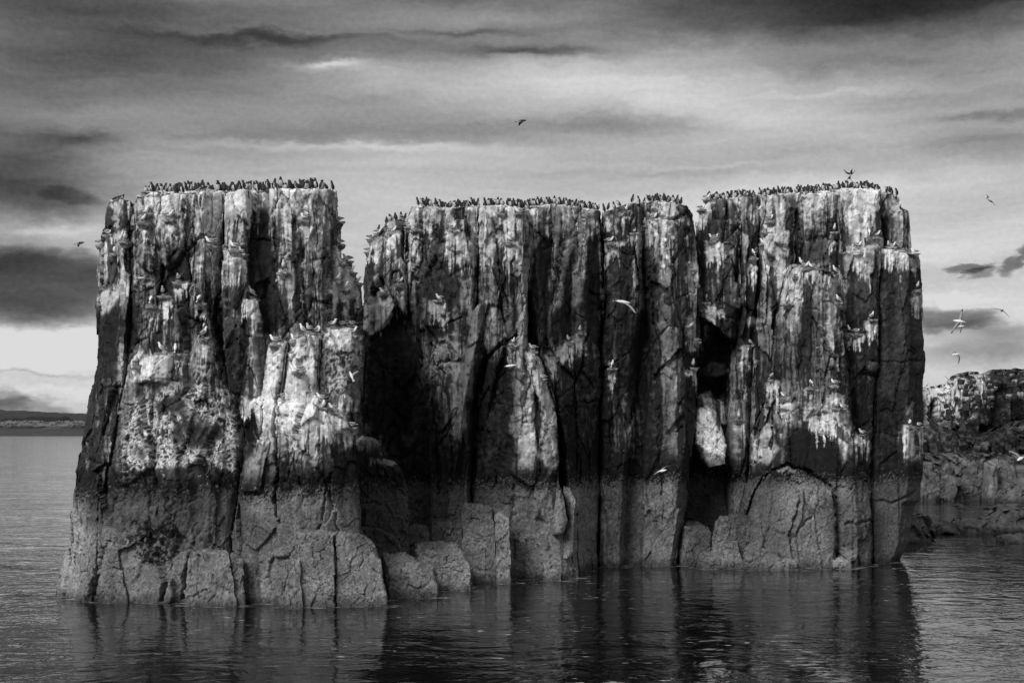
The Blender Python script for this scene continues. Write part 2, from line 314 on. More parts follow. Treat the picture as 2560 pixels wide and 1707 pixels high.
# guano that runs down from a ledge: x0, y0, x1, y1 of the ledge, run length, brightness
DRIPS = [
 (334, 500, 420, 560, 60, .58), (368, 888, 432, 885, 70, .72), (318, 905, 365, 905, 60, .6), (360, 960, 470, 955, 40, .55),
 (486, 852, 535, 842, 85, .6), (440, 895, 490, 850, 25, .55), (566, 640, 612, 640, 130, .62), (609, 742, 645, 750, 90, .7), (540, 700, 580, 690, 40, .5),
 (470, 640, 520, 610, 60, .5), (395, 740, 420, 740, 70, .6), (360, 765, 400, 765, 60, .55), (440, 700, 475, 705, 60, .5), (425, 555, 450, 560, 40, .6),
 (800, 834, 880, 830, 60, .62), (835, 700, 900, 720, 90, .6), (700, 680, 735, 680, 90, .55), (750, 560, 790, 560, 130, .5), (610, 1000, 700, 1000, 60, .7),
 (700, 1060, 860, 1060, 60, .65), (690, 1080, 705, 1080, 120, .45), (650, 1040, 690, 1060, 70, .6), (730, 1090, 770, 1090, 60, .62), (850, 1060, 880, 1075, 60, .6),
 (915, 760, 985, 750, 60, .55), (912, 800, 960, 780, 55, .66), (960, 760, 1010, 740, 80, .6), (1075, 752, 1110, 755, 90, .62), (1105, 790, 1120, 790, 60, .5),
 (1060, 870, 1110, 860, 60, .5), (1160, 590, 1235, 610, 110, .66), (1115, 585, 1160, 590, 120, .6), (1195, 560, 1235, 620, 60, .62), (1268, 605, 1292, 605, 80, .6),
 (1190, 760, 1215, 765, 110, .42), (1275, 862, 1300, 862, 60, .5), (1325, 878, 1352, 900, 90, .72), (1345, 935, 1382, 1000, 180, .68), (1362, 905, 1410, 865, 55, .66),
 (1410, 868, 1457, 832, 45, .66), (1295, 1010, 1330, 1000, 140, .38), (1340, 1120, 1385, 1130, 60, .6), (1520, 605, 1560, 600, 40, .55), (1512, 620, 1545, 625, 60, .55),
 (1575, 590, 1630, 585, 60, .62), (1500, 555, 1506, 555, 230, .62), (1582, 640, 1592, 680, 110, .5), (1535, 925, 1545, 925, 40, .7), (1530, 980, 1545, 990, 160, .3),
 (1520, 900, 1535, 915, 20, .5), (1722, 650, 1742, 660, 150, .62), (1722, 790, 1745, 790, 120, .62), (1733, 925, 1742, 925, 90, .7), (1770, 600, 1810, 605, 90, .62),
 (1862, 650, 1895, 655, 120, .62), (1850, 600, 1870, 600, 60, .5), (1895, 620, 1930, 615, 60, .62), (1915, 645, 1930, 650, 80, .6), (1770, 780, 1810, 775, 40, .62),
 (1873, 790, 1890, 790, 60, .62), (1868, 865, 1880, 865, 50, .7), (2075, 600, 2100, 600, 50, .62), (2120, 610, 2210, 610, 40, .6), (2150, 640, 2165, 640, 110, .6),
 (2110, 640, 2180, 635, 60, .5), (2215, 622, 2295, 640, 50, .6), (1985, 670, 2098, 690, 35, .62), (1985, 700, 2002, 700, 110, .6), (2078, 700, 2098, 700, 80, .6),
 (2120, 838, 2155, 835, 60, .62), (2160, 805, 2182, 800, 45, .66), (2105, 850, 2120, 850, 60, .4), (1915, 955, 1945, 950, 60, .62), (1930, 990, 1975, 1000, 85, .7),
 (1920, 1030, 1945, 1010, 140, .6), (2010, 972, 2040, 968, 30, .62), (2010, 1018, 2060, 1022, 70, .68), (2040, 1028, 2085, 1025, 90, .72), (2070, 990, 2105, 985, 50, .66),
 (2090, 1025, 2130, 1060, 65, .66), (2145, 1090, 2168, 1095, 85, .64), (2272, 1066, 2315, 1070, 60, .66), (2272, 1120, 2310, 1120, 30, .6), (1885, 1100, 1900, 1080, 110, .45),
 (1840, 1060, 1860, 1060, 60, .5), (1850, 1000, 1870, 1000, 100, .36), (885, 1095, 945, 1098, 35, .5), (930, 1145, 985, 1155, 22, .5), (1950, 1165, 2010, 1170, 22, .6),
]
_rd = random.Random(77)
for k_ in KW:
    w_ = _rd.uniform(7, 15); DRIPS.append((k_[0] - w_, k_[1] + 4, k_[0] + w_, k_[1] + _rd.uniform(2, 8), _rd.uniform(30, 95), _rd.uniform(.60, .76)))
_tops = [(334, 548, 490), (552, 690, 482), (692, 838, 480), (1034, 1190, 528), (1200, 1316, 526), (1326, 1504, 530), (1512, 1600, 532), (1608, 1726, 524), (1852, 1990, 500), (1992, 2100, 492), (2105, 2204, 486), (2210, 2280, 625), (2112, 2204, 634), (1990, 2094, 690)]
for a_, b_, y_ in _tops:
    x_ = a_
    while x_ < b_:
        w_ = _rd.uniform(3, 13); DRIPS.append((x_, y_ + _rd.uniform(0, 30), min(b_, x_ + w_), y_ + _rd.uniform(0, 30), _rd.choice([40, 60, 90, 150]) * _rd.uniform(.7, 1.2), _rd.uniform(.54, .70))); x_ += w_ + _rd.uniform(4, 22)
# solid guano covered or clean faces: polygon, brightness
PATCH = [
 ([(672, 855), (716, 858), (706, 965), (660, 960)], .74), ([(716, 930), (740, 860), (800, 840), (792, 985), (712, 1000)], .70), ([(806, 832), (880, 826), (882, 860), (808, 868)], .72),
 ([(612, 992), (700, 990), (760, 975), (812, 1005), (860, 1030), (878, 1070), (800, 1066), (730, 1070), (650, 1055)], .74),
 ([(640, 1105), (668, 1100), (645, 1225), (600, 1222), (612, 1160)], .46), ([(362, 892), (430, 890), (425, 945), (345, 952)], .70),
 ([(232, 745), (300, 700), (305, 660), (318, 660), (300, 740), (255, 790)], .6), ([(1328, 868), (1348, 900), (1362, 950), (1390, 1040), (1398, 1150), (1372, 1190), (1352, 1110), (1352, 1000), (1322, 925)], .60),
 ([(1742, 1020), (1775, 1020), (1815, 1110), (1812, 1150), (1738, 1110)], .70), ([(1760, 1130), (1808, 1140), (1800, 1168), (1775, 1168)], .5), ([(1190, 765), (1212, 770), (1170, 960), (1146, 1080), (1150, 920)], .40),
 ([(1290, 640), (1320, 640), (1322, 860), (1296, 880)], .46), ([(1395, 700), (1420, 560), (1440, 560), (1400, 760), (1370, 800)], .48), ([(1436, 640), (1470, 640), (1462, 760), (1436, 760)], .46),
 ([(1148, 700), (1180, 700), (1165, 780), (1148, 780)], .42), ([(1528, 1230), (1530, 1235), (1532, 1240)], .3), ([(1888, 1100), (1920, 1080), (1950, 1120), (1925, 1170), (1880, 1160)], .6),
 ([(1925, 560), (1970, 580), (1970, 640), (1915, 640)], .6), ([(318, 1180), (520, 1160), (600, 1210), (330, 1215)], .28), ([(1810, 1060), (1840, 1040), (1830, 1180), (1812, 1180)], .35)]
# bare dark faces, plus painted shade in the recesses and cave hollows
BARE_AND_SHADE = [
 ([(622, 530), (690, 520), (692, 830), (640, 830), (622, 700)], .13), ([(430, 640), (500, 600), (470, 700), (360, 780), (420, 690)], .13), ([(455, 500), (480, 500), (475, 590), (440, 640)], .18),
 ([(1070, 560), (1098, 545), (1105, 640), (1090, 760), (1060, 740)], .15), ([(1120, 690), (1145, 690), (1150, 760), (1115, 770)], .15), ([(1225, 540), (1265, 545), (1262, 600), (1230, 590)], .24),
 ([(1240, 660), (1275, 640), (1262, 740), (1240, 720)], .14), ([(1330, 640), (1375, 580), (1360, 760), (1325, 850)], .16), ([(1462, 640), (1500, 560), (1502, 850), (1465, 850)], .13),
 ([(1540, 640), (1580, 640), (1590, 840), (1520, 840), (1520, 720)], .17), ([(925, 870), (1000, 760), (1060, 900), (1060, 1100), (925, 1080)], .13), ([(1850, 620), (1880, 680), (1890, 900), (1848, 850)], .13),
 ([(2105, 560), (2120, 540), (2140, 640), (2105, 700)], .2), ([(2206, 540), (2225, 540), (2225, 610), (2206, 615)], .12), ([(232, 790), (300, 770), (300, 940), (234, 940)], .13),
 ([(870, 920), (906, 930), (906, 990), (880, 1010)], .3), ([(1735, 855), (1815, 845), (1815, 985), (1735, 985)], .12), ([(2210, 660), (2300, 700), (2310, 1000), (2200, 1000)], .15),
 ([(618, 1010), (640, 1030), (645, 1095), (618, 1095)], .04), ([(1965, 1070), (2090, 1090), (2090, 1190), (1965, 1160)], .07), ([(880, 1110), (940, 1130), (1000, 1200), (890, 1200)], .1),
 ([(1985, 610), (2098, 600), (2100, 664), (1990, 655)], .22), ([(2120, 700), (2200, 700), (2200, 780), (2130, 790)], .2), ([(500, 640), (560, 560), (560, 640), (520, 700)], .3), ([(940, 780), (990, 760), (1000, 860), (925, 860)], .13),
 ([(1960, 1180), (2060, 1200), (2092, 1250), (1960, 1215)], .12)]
def inpoly(poly, x, y, soft=5.):
    # signed-distance style soft mask
    ins = np.zeros(x.shape, bool); dmin = np.full(x.shape, 1e9); n = len(poly)
    for i in range(n):
        x0, y0 = poly[i]; x1, y1 = poly[(i + 1) % n]
        c = ((y0 > y) != (y1 > y)) & (x < (x1 - x0) * (y - y0) / ((y1 - y0) if y1 != y0 else 1e-9) + x0)
        ins ^= c
        ex, ey = x1 - x0, y1 - y0; L2 = ex * ex + ey * ey + 1e-9
        t = np.clip(((x - x0) * ex + (y - y0) * ey) / L2, 0, 1)
        dmin = np.minimum(dmin, np.hypot(x - x0 - t * ex, y - y0 - t * ey))
    sd_ = np.where(ins, dmin, -dmin)
    return sst(-soft, soft, sd_)
ALB = 1.38
def paint(px, py, z, ft=None, fc=None):
    """albedo of bare rock, guano, algae, with some painted light and shade, at photo-plane coordinates (px, py) and height z"""
    x = px + (fbm(px / 30, py / 45, px * 0, 3, 5) - .5) * 26; y = py + (fbm(px / 26, py / 40, px * 0 + 3, 3, 9) - .5) * 26
    t = bil(rows, rows_y, x, y) / 10. + .015
    if ft is not None: t = t * ft
    wv = (fbm(px / 50, py / 90, px * 0, 3, 3) - .5) * 14
    n1 = eq(fbm((px + wv) / 17., py / 260., px * 0 + 1, 4, 21))
    n2 = eq(fbm((px + wv * .5) / 3.4, py / 110., px * 0 + 2, 3, 33))
    n3 = eq(fbm(px / 9., py / 9., px * 0 + 4, 5, 41, .62))
    stk = eq(.56 * n1 + .26 * n2 + .18 * n3)
    hi = sst(470, 530, py)
    amp = .35 + .65 * hi
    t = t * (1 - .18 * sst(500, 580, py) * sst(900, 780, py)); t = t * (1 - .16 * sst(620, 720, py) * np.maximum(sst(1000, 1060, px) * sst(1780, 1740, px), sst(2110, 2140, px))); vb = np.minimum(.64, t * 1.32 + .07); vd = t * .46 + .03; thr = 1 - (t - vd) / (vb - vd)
    vs_ = vd + (vb - vd) * sst(-.26, .26, stk - thr) * (.85 + .3 * n3)
    v = t * (1 - amp * .85) + vs_ * amp * .85
    v = np.where(t < .16, t * (.55 + .9 * n3), v)
    v = v * (.80 + .26 * n3 + .14 * n2)
    if fc is not None: v = v * (1 - .5 * fc)
    # curling crusts of guano low on the left stack
    m = inpoly([(340, 965), (470, 950), (560, 960), (600, 1040), (596, 1215), (470, 1225), (300, 1215), (290, 1120)], x, y, 22)
    c1 = fbm(px / 22., py / 22., px * 0 + 6, 5, 51, .6); rid = 1 - np.abs(2 * c1 - 1) * 6
    c2 = fbm(px / 11., py / 13., px * 0 + 9, 4, 57, .6); rid2 = 1 - np.abs(2 * c2 - 1) * 5
    cu = np.clip(np.maximum(rid, rid2 * .9), 0, 1) * sst(.22, .48, fbm(px / 45., py / 60., px * 0 + 12, 3, 61) + (py - 1080) / 900.)
    v = v * (1 - m) + m * (.13 + .12 * n3 + .62 * cu)
    for P_ in (([(2275, 1110), (2310, 1110), (2308, 1155), (2280, 1155)]), ([(790, 860), (905, 850), (905, 960), (800, 990)]), ([(1060, 850), (1145, 830), (1130, 930), (1060, 960)])):
        m = inpoly(P_, x, y, 12) * .85
        v = v * (1 - m) + m * (.15 + .10 * n3 + .5 * np.clip(np.maximum(rid, rid2), 0, 1))
    for poly, b in BARE_AND_SHADE:
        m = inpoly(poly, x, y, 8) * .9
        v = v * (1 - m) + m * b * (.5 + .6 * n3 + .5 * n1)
    for poly, b in PATCH:
        m = inpoly(poly, x * .6 + px * .4, y * .6 + py * .4, 5) * sst(.10, .34, n3 * .7 + n2 * .3)
        v = v * (1 - m) + m * b * (.78 + .3 * n3 + .1 * n2)
    for x0, y0, x1, y1, ln, b in DRIPS:
        k = (px > min(x0, x1) - 10) & (px < max(x0, x1) + 10) & (py > min(y0, y1) - 14) & (py < max(y0, y1) + ln * 1.4)
        if not k.any(): continue
        a, bb = px[k], py[k]
        yy = np.interp(a, [x0, x1], [y0, y1]) if x1 > x0 else y0
        s1 = n2[k] * .6 + n1[k] * .4; yy = yy + (n3[k] - .5) * 10
        dn = (bb - yy) / ln
        ew = 4 if abs(x1 - x0) < 16 else 10
        edge = sst(-ew, 2, a - min(x0, x1) + (n3[k] - .5) * 6) * sst(-ew, 2, max(x0, x1) - a + (n3[k] - .5) * 6)
        mm = sst(-.04, .03, dn) * edge * sst(0, .14, 1.12 - dn - (1 - s1) * 1.0)
        v[k] = v[k] * (1 - mm) + mm * np.maximum(v[k], b * (.72 + .38 * n3[k]) * (.8 + .3 * n2[k]))
    # the spray line: black lichen above, grey barnacle and weed below
    zl = 4.25 + (fbm(px / 40., px * 0, px * 0, 4, 71) - .5) * .35 - .3 * sst(330, 230, px)
    lo = bil(lows, lows_y, px, py) / 10. + .07
    if ft is not None: lo = lo * (.85 + .15 * ft)
    sp = eq(fbm(px / 2.4, py / 2.4, px * 0, 2, 81))
    bl = eq(fbm(px / 50., py / 50., px * 0 + 3, 5, 85, .6))
    lo = lo * (.76 + .40 * sp) * (.88 + .26 * bl)
    m = inpoly([(310, 1330), (330, 1315), (400, 1320), (440, 1345), (438, 1400), (390, 1410), (350, 1380)], x + (bl - .5) * 60, y + (n3 - .5) * 60, 14)
    lo = lo * (1 - m * .88 * sst(.3, .5, n3))
    pits = sst(.78, .84, fbm(px / 4.2, py / 4.2, px * 0 + 8, 2, 91)); lo = lo * (1 - .6 * pits)
    lo = lo * (1 - .35 * sst(.5, .0, z))          # wet and weedy at the tide mark
    band = sst(1.2, .25, z - zl)                   # 1 just above the line
    bare = (.055 + .05 * n3)
    m2 = band * (1 - .72 * sst(.38, .75, v))
    v = v * (1 - m2) + bare * m2
    dots = sst(.70, .78, fbm(px / 2.2, py / 2.2, px * 0 + 5, 2, 95)) * sst(.9, .0, np.abs(z - zl - .05))
    v = v + dots * .3
    tr = sst(.14, -.14, (z - zl) + (sp - .5) * .7)
    v = v * (1 - tr) + lo * tr
    v = np.clip(v, .03, .83)
    return np.clip((v ** 2.2) * ALB, .006, .82)

# ------------------------------------------------------------------ cracks cut into the faces (photo-plane polylines, width px, depth m)
CR = [
 ([(1960, 1165), (1925, 1185), (1885, 1240), (1866, 1300), (1846, 1400)], 7, .8), ([(1960, 1165), (2010, 1172), (2060, 1200), (2094, 1245)], 5, .5), ([(2094, 1245), (2098, 1330), (2092, 1410)], 6, .6),
 ([(1978, 1190), (2000, 1250), (1975, 1330), (1985, 1400)], 4, .3),
 ([(455, 500), (462, 600), (470, 700), (465, 780)], 3, .15), ([(480, 560), (485, 700), (500, 900)], 3, .12), ([(556, 480), (552, 620), (556, 760)], 4, .35),
 ([(540, 690), (545, 800), (525, 900), (500, 960)], 3, .2), ([(716, 860), (704, 920), (696, 985)], 6, .6), ([(800, 835), (792, 950), (790, 990)], 5, .5),
 ([(692, 990), (684, 1060), (692, 1180), (690, 1240), (700, 1310)], 4, .35), ([(655, 1000), (650, 1090)], 3, .3), ([(820, 1180), (815, 1250), (800, 1320)], 3, .2),
 ([(825, 1230), (840, 1290), (850, 1330)], 3, .2), ([(625, 595), (690, 598)], 3, .2), ([(780, 655), (850, 640)], 3, .12), ([(745, 560), (760, 700), (770, 860)], 3, .15),
 ([(835, 1340), (832, 1400), (838, 1495)], 4, .4), ([(885, 1350), (893, 1420), (890, 1490)], 3, .25), ([(250, 1200), (248, 1350), (235, 1490)], 4, .2),
 ([(412, 1495), (416, 1460)], 5, .5), ([(455, 1495), (462, 1430), (478, 1385)], 5, .4), ([(360, 1200), (368, 1260), (374, 1320)], 3, .12), ([(415, 1200), (425, 1290), (440, 1340)], 3, .12),
 ([(350, 945), (400, 949), (440, 950)], 3, .12), ([(1168, 540), (1180, 600), (1230, 660), (1250, 720), (1262, 800)], 4, .25), ([(1240, 600), (1255, 700), (1275, 760)], 3, .25),
 ([(1060, 550), (1055, 640), (1040, 700), (1045, 760)], 3, .2), ([(1010, 560), (1012, 700), (1016, 800)], 5, .4), ([(955, 590), (975, 640), (985, 700)], 3, .2),
 ([(1200, 980), (1212, 900), (1250, 860), (1290, 840)], 6, .5), ([(1408, 540), (1402, 620), (1385, 720), (1380, 790)], 3, .22), ([(1438, 555), (1420, 600), (1400, 660), (1390, 760)], 3, .2),
 ([(1320, 625), (1370, 620), (1440, 590), (1470, 575)], 3, .1), ([(1435, 610), (1465, 635), (1472, 660)], 3, .15), ([(1430, 640), (1432, 700), (1428, 780)], 3, .15),
 ([(1508, 545), (1510, 640), (1515, 760), (1505, 830), (1500, 900)], 5, .6), ([(1440, 1180), (1442, 1080), (1440, 1000), (1438, 930)], 4, .25), ([(1392, 1035), (1440, 1012), (1500, 1000)], 3, .2),
 ([(1622, 640), (1628, 720), (1640, 820), (1660, 900), (1690, 930)], 4, .25), ([(1655, 1000), (1648, 1100), (1660, 1200), (1656, 1300)], 3, .1), ([(1560, 620), (1590, 650), (1605, 700)], 3, .1),
 ([(1850, 480), (1848, 560), (1846, 700)], 5, .4), ([(1982, 540), (1984, 640), (1986, 668)], 4, .3), ([(1905, 560), (1898, 640), (1896, 720)], 6, .5), ([(2050, 560), (2060, 640), (2075, 690)], 3, .15),
 ([(2100, 540), (2108, 620), (2112, 760), (2120, 860)], 4, .25), ([(1640, 540), (1690, 548), (1720, 530)], 5, .3), ([(2210, 700), (2200, 900), (2185, 1080), (2180, 1200)], 4, .3),
 ([(2115, 1305), (2178, 1300)], 4, .2), ([(2130, 1210), (2135, 1300), (2130, 1410)], 3, .12), ([(2180, 1250), (2240, 1255), (2290, 1230)], 4, .15), ([(2010, 1240), (2030, 1290), (1990, 1330), (2000, 1400)], 3, .15),
 ([(2170, 900), (2240, 905), (2300, 900)], 3, .12), ([(2020, 770), (2060, 774)], 2.5, .08), ([(1290, 1215), (1282, 1300), (1288, 1400)], 3, .15), ([(1250, 1230), (1240, 1180), (1260, 1100)], 3, .12),
 ([(1100, 1230), (1095, 1100), (1070, 950), (1075, 860)], 4, .3), ([(1130, 1230), (1135, 1130), (1128, 1040)], 3, .2), ([(965, 1210), (985, 1290), (1018, 1400)], 4, .3)]
def grooves(px, py):
    d = np.zeros(px.shape)
    wx = (fbm(px / 12, py / 12, px * 0, 3, 101) - .5) * 10; wy = (fbm(px / 12, py / 12, px * 0 + 5, 3, 103) - .5) * 10
    X, Y = px + wx, py + wy
    for pl, wd, dep in CR:
        xs = [p[0] for p in pl]; ys = [p[1] for p in pl]
        k = (px > min(xs) - 20) & (px < max(xs) + 20) & (py > min(ys) - 20) & (py < max(ys) + 20)
        if not k.any(): continue
        a, b = X[k], Y[k]; dm = np.full(a.shape, 1e9)
        for (x0, y0), (x1, y1) in zip(pl[:-1], pl[1:]):
            ex, ey = x1 - x0, y1 - y0; t = np.clip(((a - x0) * ex + (b - y0) * ey) / (ex * ex + ey * ey), 0, 1)
            dm = np.minimum(dm, np.hypot(a - x0 - t * ex, b - y0 - t * ey))
        d[k] = np.maximum(d[k], dep * (1 - sst(wd * .35, wd * 1.1, dm)))
    return d

def facets(px, py):
    """joint faces of the cliff: long upright cells cut by level breaks; same faces steer relief and staining"""
    wx = (fbm(px / 60, py / 90, px * 0, 2, 701) - .5) * 16; wy = (fbm(px / 50, py / 50, px * 0, 2, 703) - .5) * 22
    z0 = px * 0 + .5
    X = (px + wx + py * .04)
    f1, f2, r1_, ox, oy, _ = voro(X / 46, (py + wy) / 150, z0, 711)
    g1, g2, r2_, px2, py2, _ = voro((px + wx * .6 - py * .05) / 17, (py + wy) / 48, z0, 721)
    sel = sst(.45, .55, smooth_id(r1_, 11.1)) * .8 + .2
    d = (r1_ - .5) * .30 + (smooth_id(r1_, 5.1) - .5) * ox * .42 + (smooth_id(r1_, 8.3) - .5) * oy * .3
    d = d + sel * ((r2_ - .5) * .10 + (smooth_id(r2_, 5.1) - .5) * px2 * .14 + (smooth_id(r2_, 8.3) - .5) * py2 * .14)
    c1 = np.exp(-((f2 - f1) / .030) ** 2); c2 = np.exp(-((g2 - g1) / .05) ** 2) * sel * (smooth_id(r2_, 3.3) > .5)
    tone = 1 + (smooth_id(r1_, 17.7) - .5) * .62 + sel * (smooth_id(r2_, 19.3) - .5) * .5
    return d, np.maximum(c1 * (smooth_id(r1_, 2.9) > .4), c2 * .7), tone

ROCKS = []       # (name, verts, quads) for ray casts
def relief(x, y, z, amp, seed=0, blocky=1.0, sc=1.0):
    """blocky jointed-rock displacement vector"""
    wx = (fbm(x / 1.1, y / 1.1, z / 1.1, 3, 200 + seed) - .5); wz = (fbm(x / 1.1 + 9, y / 1.1, z / 1.1, 3, 210 + seed) - .5)
    f1, f2, r, ox, oy, oz = voro((x + wx * .12 + z * .03) / (1.25 * sc), y / (1.25 * sc), (z + wz * .35) / (3.2 * sc), 300 + seed)
    a = (r - .5) * .50 + (smooth_id(r, 7.3) - .5) * ox * 1.0 + (smooth_id(r, 13.7) - .5) * oz * .9
    ck = np.exp(-((f2 - f1) / .035) ** 2) * (smooth_id(r, 3.1) > .55) * (.35 + .65 * sst(3.5, 5.5, z))
    g1, g2, q, px_, py_, pz_ = voro((x + wx * .10 + z * .05) / (.46 * sc), y / (.46 * sc), (z + wz * .2) / (.95 * sc), 400 + seed)
    b = (q - .5) * .15 + (smooth_id(q, 5.3) - .5) * px_ * .24 + (smooth_id(q, 9.7) - .5) * pz_ * .26
    big = sst(.40, .60, fbm(x / 2.2, y / 2.2, z / 2.6, 2, 250 + seed))
    b = b * (.25 + .95 * big)
    ck2 = np.exp(-((g2 - g1) / .05) ** 2) * big
    e1, e2, e, ex_, ey_, ez_ = voro((x + z * .1) / (.17 * sc), y / (.17 * sc), z / (.26 * sc), 450 + seed)
    c = ((e - .5) * .045 + (smooth_id(e, 5.3) - .5) * ex_ * .06 + (smooth_id(e, 9.7) - .5) * ez_ * .06) * (.4 + .8 * big)
    fl = (fbm(x / .25, y / .6, z / 3.5, 2, 220 + seed) - .5) * .07 * (1 - .6 * big)
    lo = (fbm(x / 3.0, y / 3.0, z / 5.0, 2, 230 + seed) - .5) * .30
    hf = (fbm(x / .20, y / .20, z / .24, 4, 240 + seed, .6) - .5) * .08
    dyv = amp * (blocky * (a + b + c) * .85 + lo + fl + hf + ck * .13 * blocky + ck2 * .05 * blocky)
    dxv = amp * (blocky * (smooth_id(r, 21.3) - .5) * .14 + (q - .5) * .06 * blocky + (e - .5) * .03 + (fbm(x / .3, y / .3, z / .3, 3, 260 + seed) - .5) * .05)
    dzv = amp * (blocky * (smooth_id(r, 31.3) - .5) * .12 + (smooth_id(q, 2.7) - .5) * .08 * blocky + (smooth_id(e, 2.7) - .5) * .04)
    return dxv, dyv, dzv

def pillar(name, L, Rr, top, D, bot=None, thick=6., topr=.06, dome=.30, amp=1., seed=0, res=2.3, parent=None, lean=0., edge=.14, mat=None, blocky=1.0, label=None,
           brightness=None, sc=1.0, deep=-.7, painter=None, cast=True, taper=0.):
    Ly, Lx = np.array([p[0] for p in L], float), np.array([p[1] for p in L], float)
    Ry, Rx = np.array([p[0] for p in Rr], float), np.array([p[1] for p in Rr], float)
    tx, ty = np.array([p[0] for p in top], float), np.array([p[1] for p in top], float)
    if isinstance(D, (int, float)): D = [(0, D), (1, D)]
    ds, dv = np.array([p[0] for p in D], float), np.array([p[1] for p in D], float)
    yt0 = ty.mean(); xl, xr = np.interp(yt0, Ly, Lx), np.interp(yt0, Ry, Rx)
    dm = dv.mean(); wmax = max(np.max(Rx) - np.min(Lx), 8)
    if bot is None: yb0 = HY + (HC - deep) * F / dm
    else: yb0 = max(p[1] for p in bot)
    n = int(max(6, (0.5 * (wmax + xr - xl)) / res)) + 1; mrows = int(max(6, (yb0 - ty.min()) / (res * 1.1))) + 1
    s = np.linspace(0, 1, n)[None, :].repeat(mrows, 0); t = np.linspace(0, 1, mrows)[:, None].repeat(n, 1)
    yl_top = np.interp(xl, tx, ty); yr_top = np.interp(xr, tx, ty)
    ytop = np.interp(xl + (xr - xl) * s[0], tx, ty)
    Ds = np.interp(s[0], ds, dv)
    if bot is None: ybot = HY + (HC - deep) * F / Ds
    else: ybot = np.interp(xl + (xr - xl) * s[0], [p[0] for p in bot], [p[1] for p in bot])
    py = ybot[None, :] + (ytop - ybot)[None, :] * t
    px = np.interp(py, Ly, Lx) * (1 - s) + np.interp(py, Ry, Rx) * s
    # ragged edges: the edge lines wander a little with height
    wob = (fbm(py / 38., py * 0 + seed, py * 0, 4, 150 + seed) - .5) * 6
    px = px + wob * (np.abs(2 * s - 1) ** 2)
    Dg = Ds[None, :] + lean * (t - .5) + 0 * t
    DX = Dg.copy()
    wpx = np.maximum(np.interp(py, Ry, Rx) - np.interp(py, Ly, Lx), 4) * dm / F   # metres
    de = np.minimum(s, 1 - s) * wpx
    Yf = Dg + edge * (1 - sst(0, max(.05, edge * 1.6), de)) ** 1.5
    hm = (ybot - ytop)[None, :] * dm / F
    dt = (1 - t) * hm
    Yf = Yf + topr * (1 - sst(0, max(.05, topr * 1.3), dt)) ** 1.5
    if bot is not None:
        db = t * hm; Yf = Yf + topr * 1.3 * (1 - sst(0, max(.05, topr * 1.5), db)) ** 1.5
    X = (px - CX) * DX / F; Z = HC - (py - HY) * DX / F
    rr = [.0]
    st_ = .07
    while rr[-1] < thick:
        rr.append(min(thick, rr[-1] + st_)); st_ = min(st_ * 1.35, 1.2)
    rr = np.array(rr); K = len(rr)
    V = [np.stack([X, Yf, Z], -1).reshape(-1, 3)]; PX = [px.ravel()]; PY = [py.ravel()]
    Fi = np.arange(mrows * n).reshape(mrows, n); off = mrows * n
    def block(Xa, Ya, Za, pa, pb):
        nonlocal off
        V.append(np.stack([Xa, Ya, Za], -1).reshape(-1, 3)); PX.append(pa.ravel()); PY.append(pb.ravel())
        ii = np.arange(Xa.size).reshape(Xa.shape) + off; off += Xa.size; return ii
    r1 = rr[1:]
    yb_l = np.maximum(Dg[:, 0].max() + thick, Yf[:, 0].max() + .3)
    def side(c, sgn):
        X0 = np.repeat(X[:, c:c + 1], K - 1, 1)
        Xa = np.where(sgn * X0 < 0, X0 * (1 + taper * 1.12 * r1[None, :] / dm), X0) - sgn * .02 * r1[None, :]
        Ya = Yf[:, c:c + 1] + r1[None, :]
        Za = np.repeat(Z[:, c:c + 1], K - 1, 1) + dome * sst(0, 2.0, r1)[None, :] * t[:, c:c + 1]
        return block(Xa, Ya, Za, px[:, c:c + 1] + sgn * r1[None, :] * 60, np.repeat(py[:, c:c + 1], K - 1, 1))
    Ls = side(0, -1); Rs = side(n - 1, 1)
    Lf = np.concatenate([Fi[:, :1], Ls], 1); Rf = np.concatenate([Fi[:, -1:], Rs], 1)
    Q = []
    def quads(A, flip=False):
        a, b, c, d = A[:-1, :-1].ravel(), A[:-1, 1:].ravel(), A[1:, 1:].ravel(), A[1:, :-1].ravel()
        q = np.stack([a, b, c, d] if not flip else [a, d, c, b], 1); Q.append(q)
    quads(Fi); quads(Lf, True); quads(Rf)
    def cap(row, zz, up):
        sa = s[0, 1:-1][None, :]; xl_ = X[row, 0]; xr_ = X[row, -1]
        bl = (xl_ * (1 + taper * 1.12 * r1 / dm) if xl_ > 0 else xl_ + 0 * r1) + .02 * r1; br = (xr_ * (1 + taper * 1.12 * r1 / dm) if xr_ < 0 else xr_ + 0 * r1) - .02 * r1
        Xa = bl[:, None] * (1 - sa) + br[:, None] * sa; Ya = Yf[row, 1:-1][None, :] + r1[:, None]
        w_ = np.sin(np.pi * s[0, 1:-1])[None, :] ** .5
        Za = Z[row, 1:-1][None, :] + (dome * sst(0, 2.0, r1)[:, None] if up else 0 * r1[:, None])
        T = block(Xa, Ya, Za, px[row, 1:-1][None, :] + 0 * r1[:, None], py[row, 1:-1][None, :] - (r1[:, None] * 4 if up else -r1[:, None] * 40))
        T = np.concatenate([Lf[row, 1:][:, None], T, Rf[row, 1:][:, None]], 1)
        T = np.concatenate([Fi[row][None, :], T], 0)
        quads(T, flip=not up); return T
    Tt = cap(-1, None, True)
    if bot is not None: Tb = cap(0, None, False)
    # back wall
    B = np.stack([Lf[:, -1], Rf[:, -1]], 1); quads(B, True)
    V = np.concatenate(V); PX = np.concatenate(PX); PY = np.concatenate(PY); Q = np.concatenate(Q)
    x, y, z = V[:, 0].copy(), V[:, 1].copy(), V[:, 2].copy()
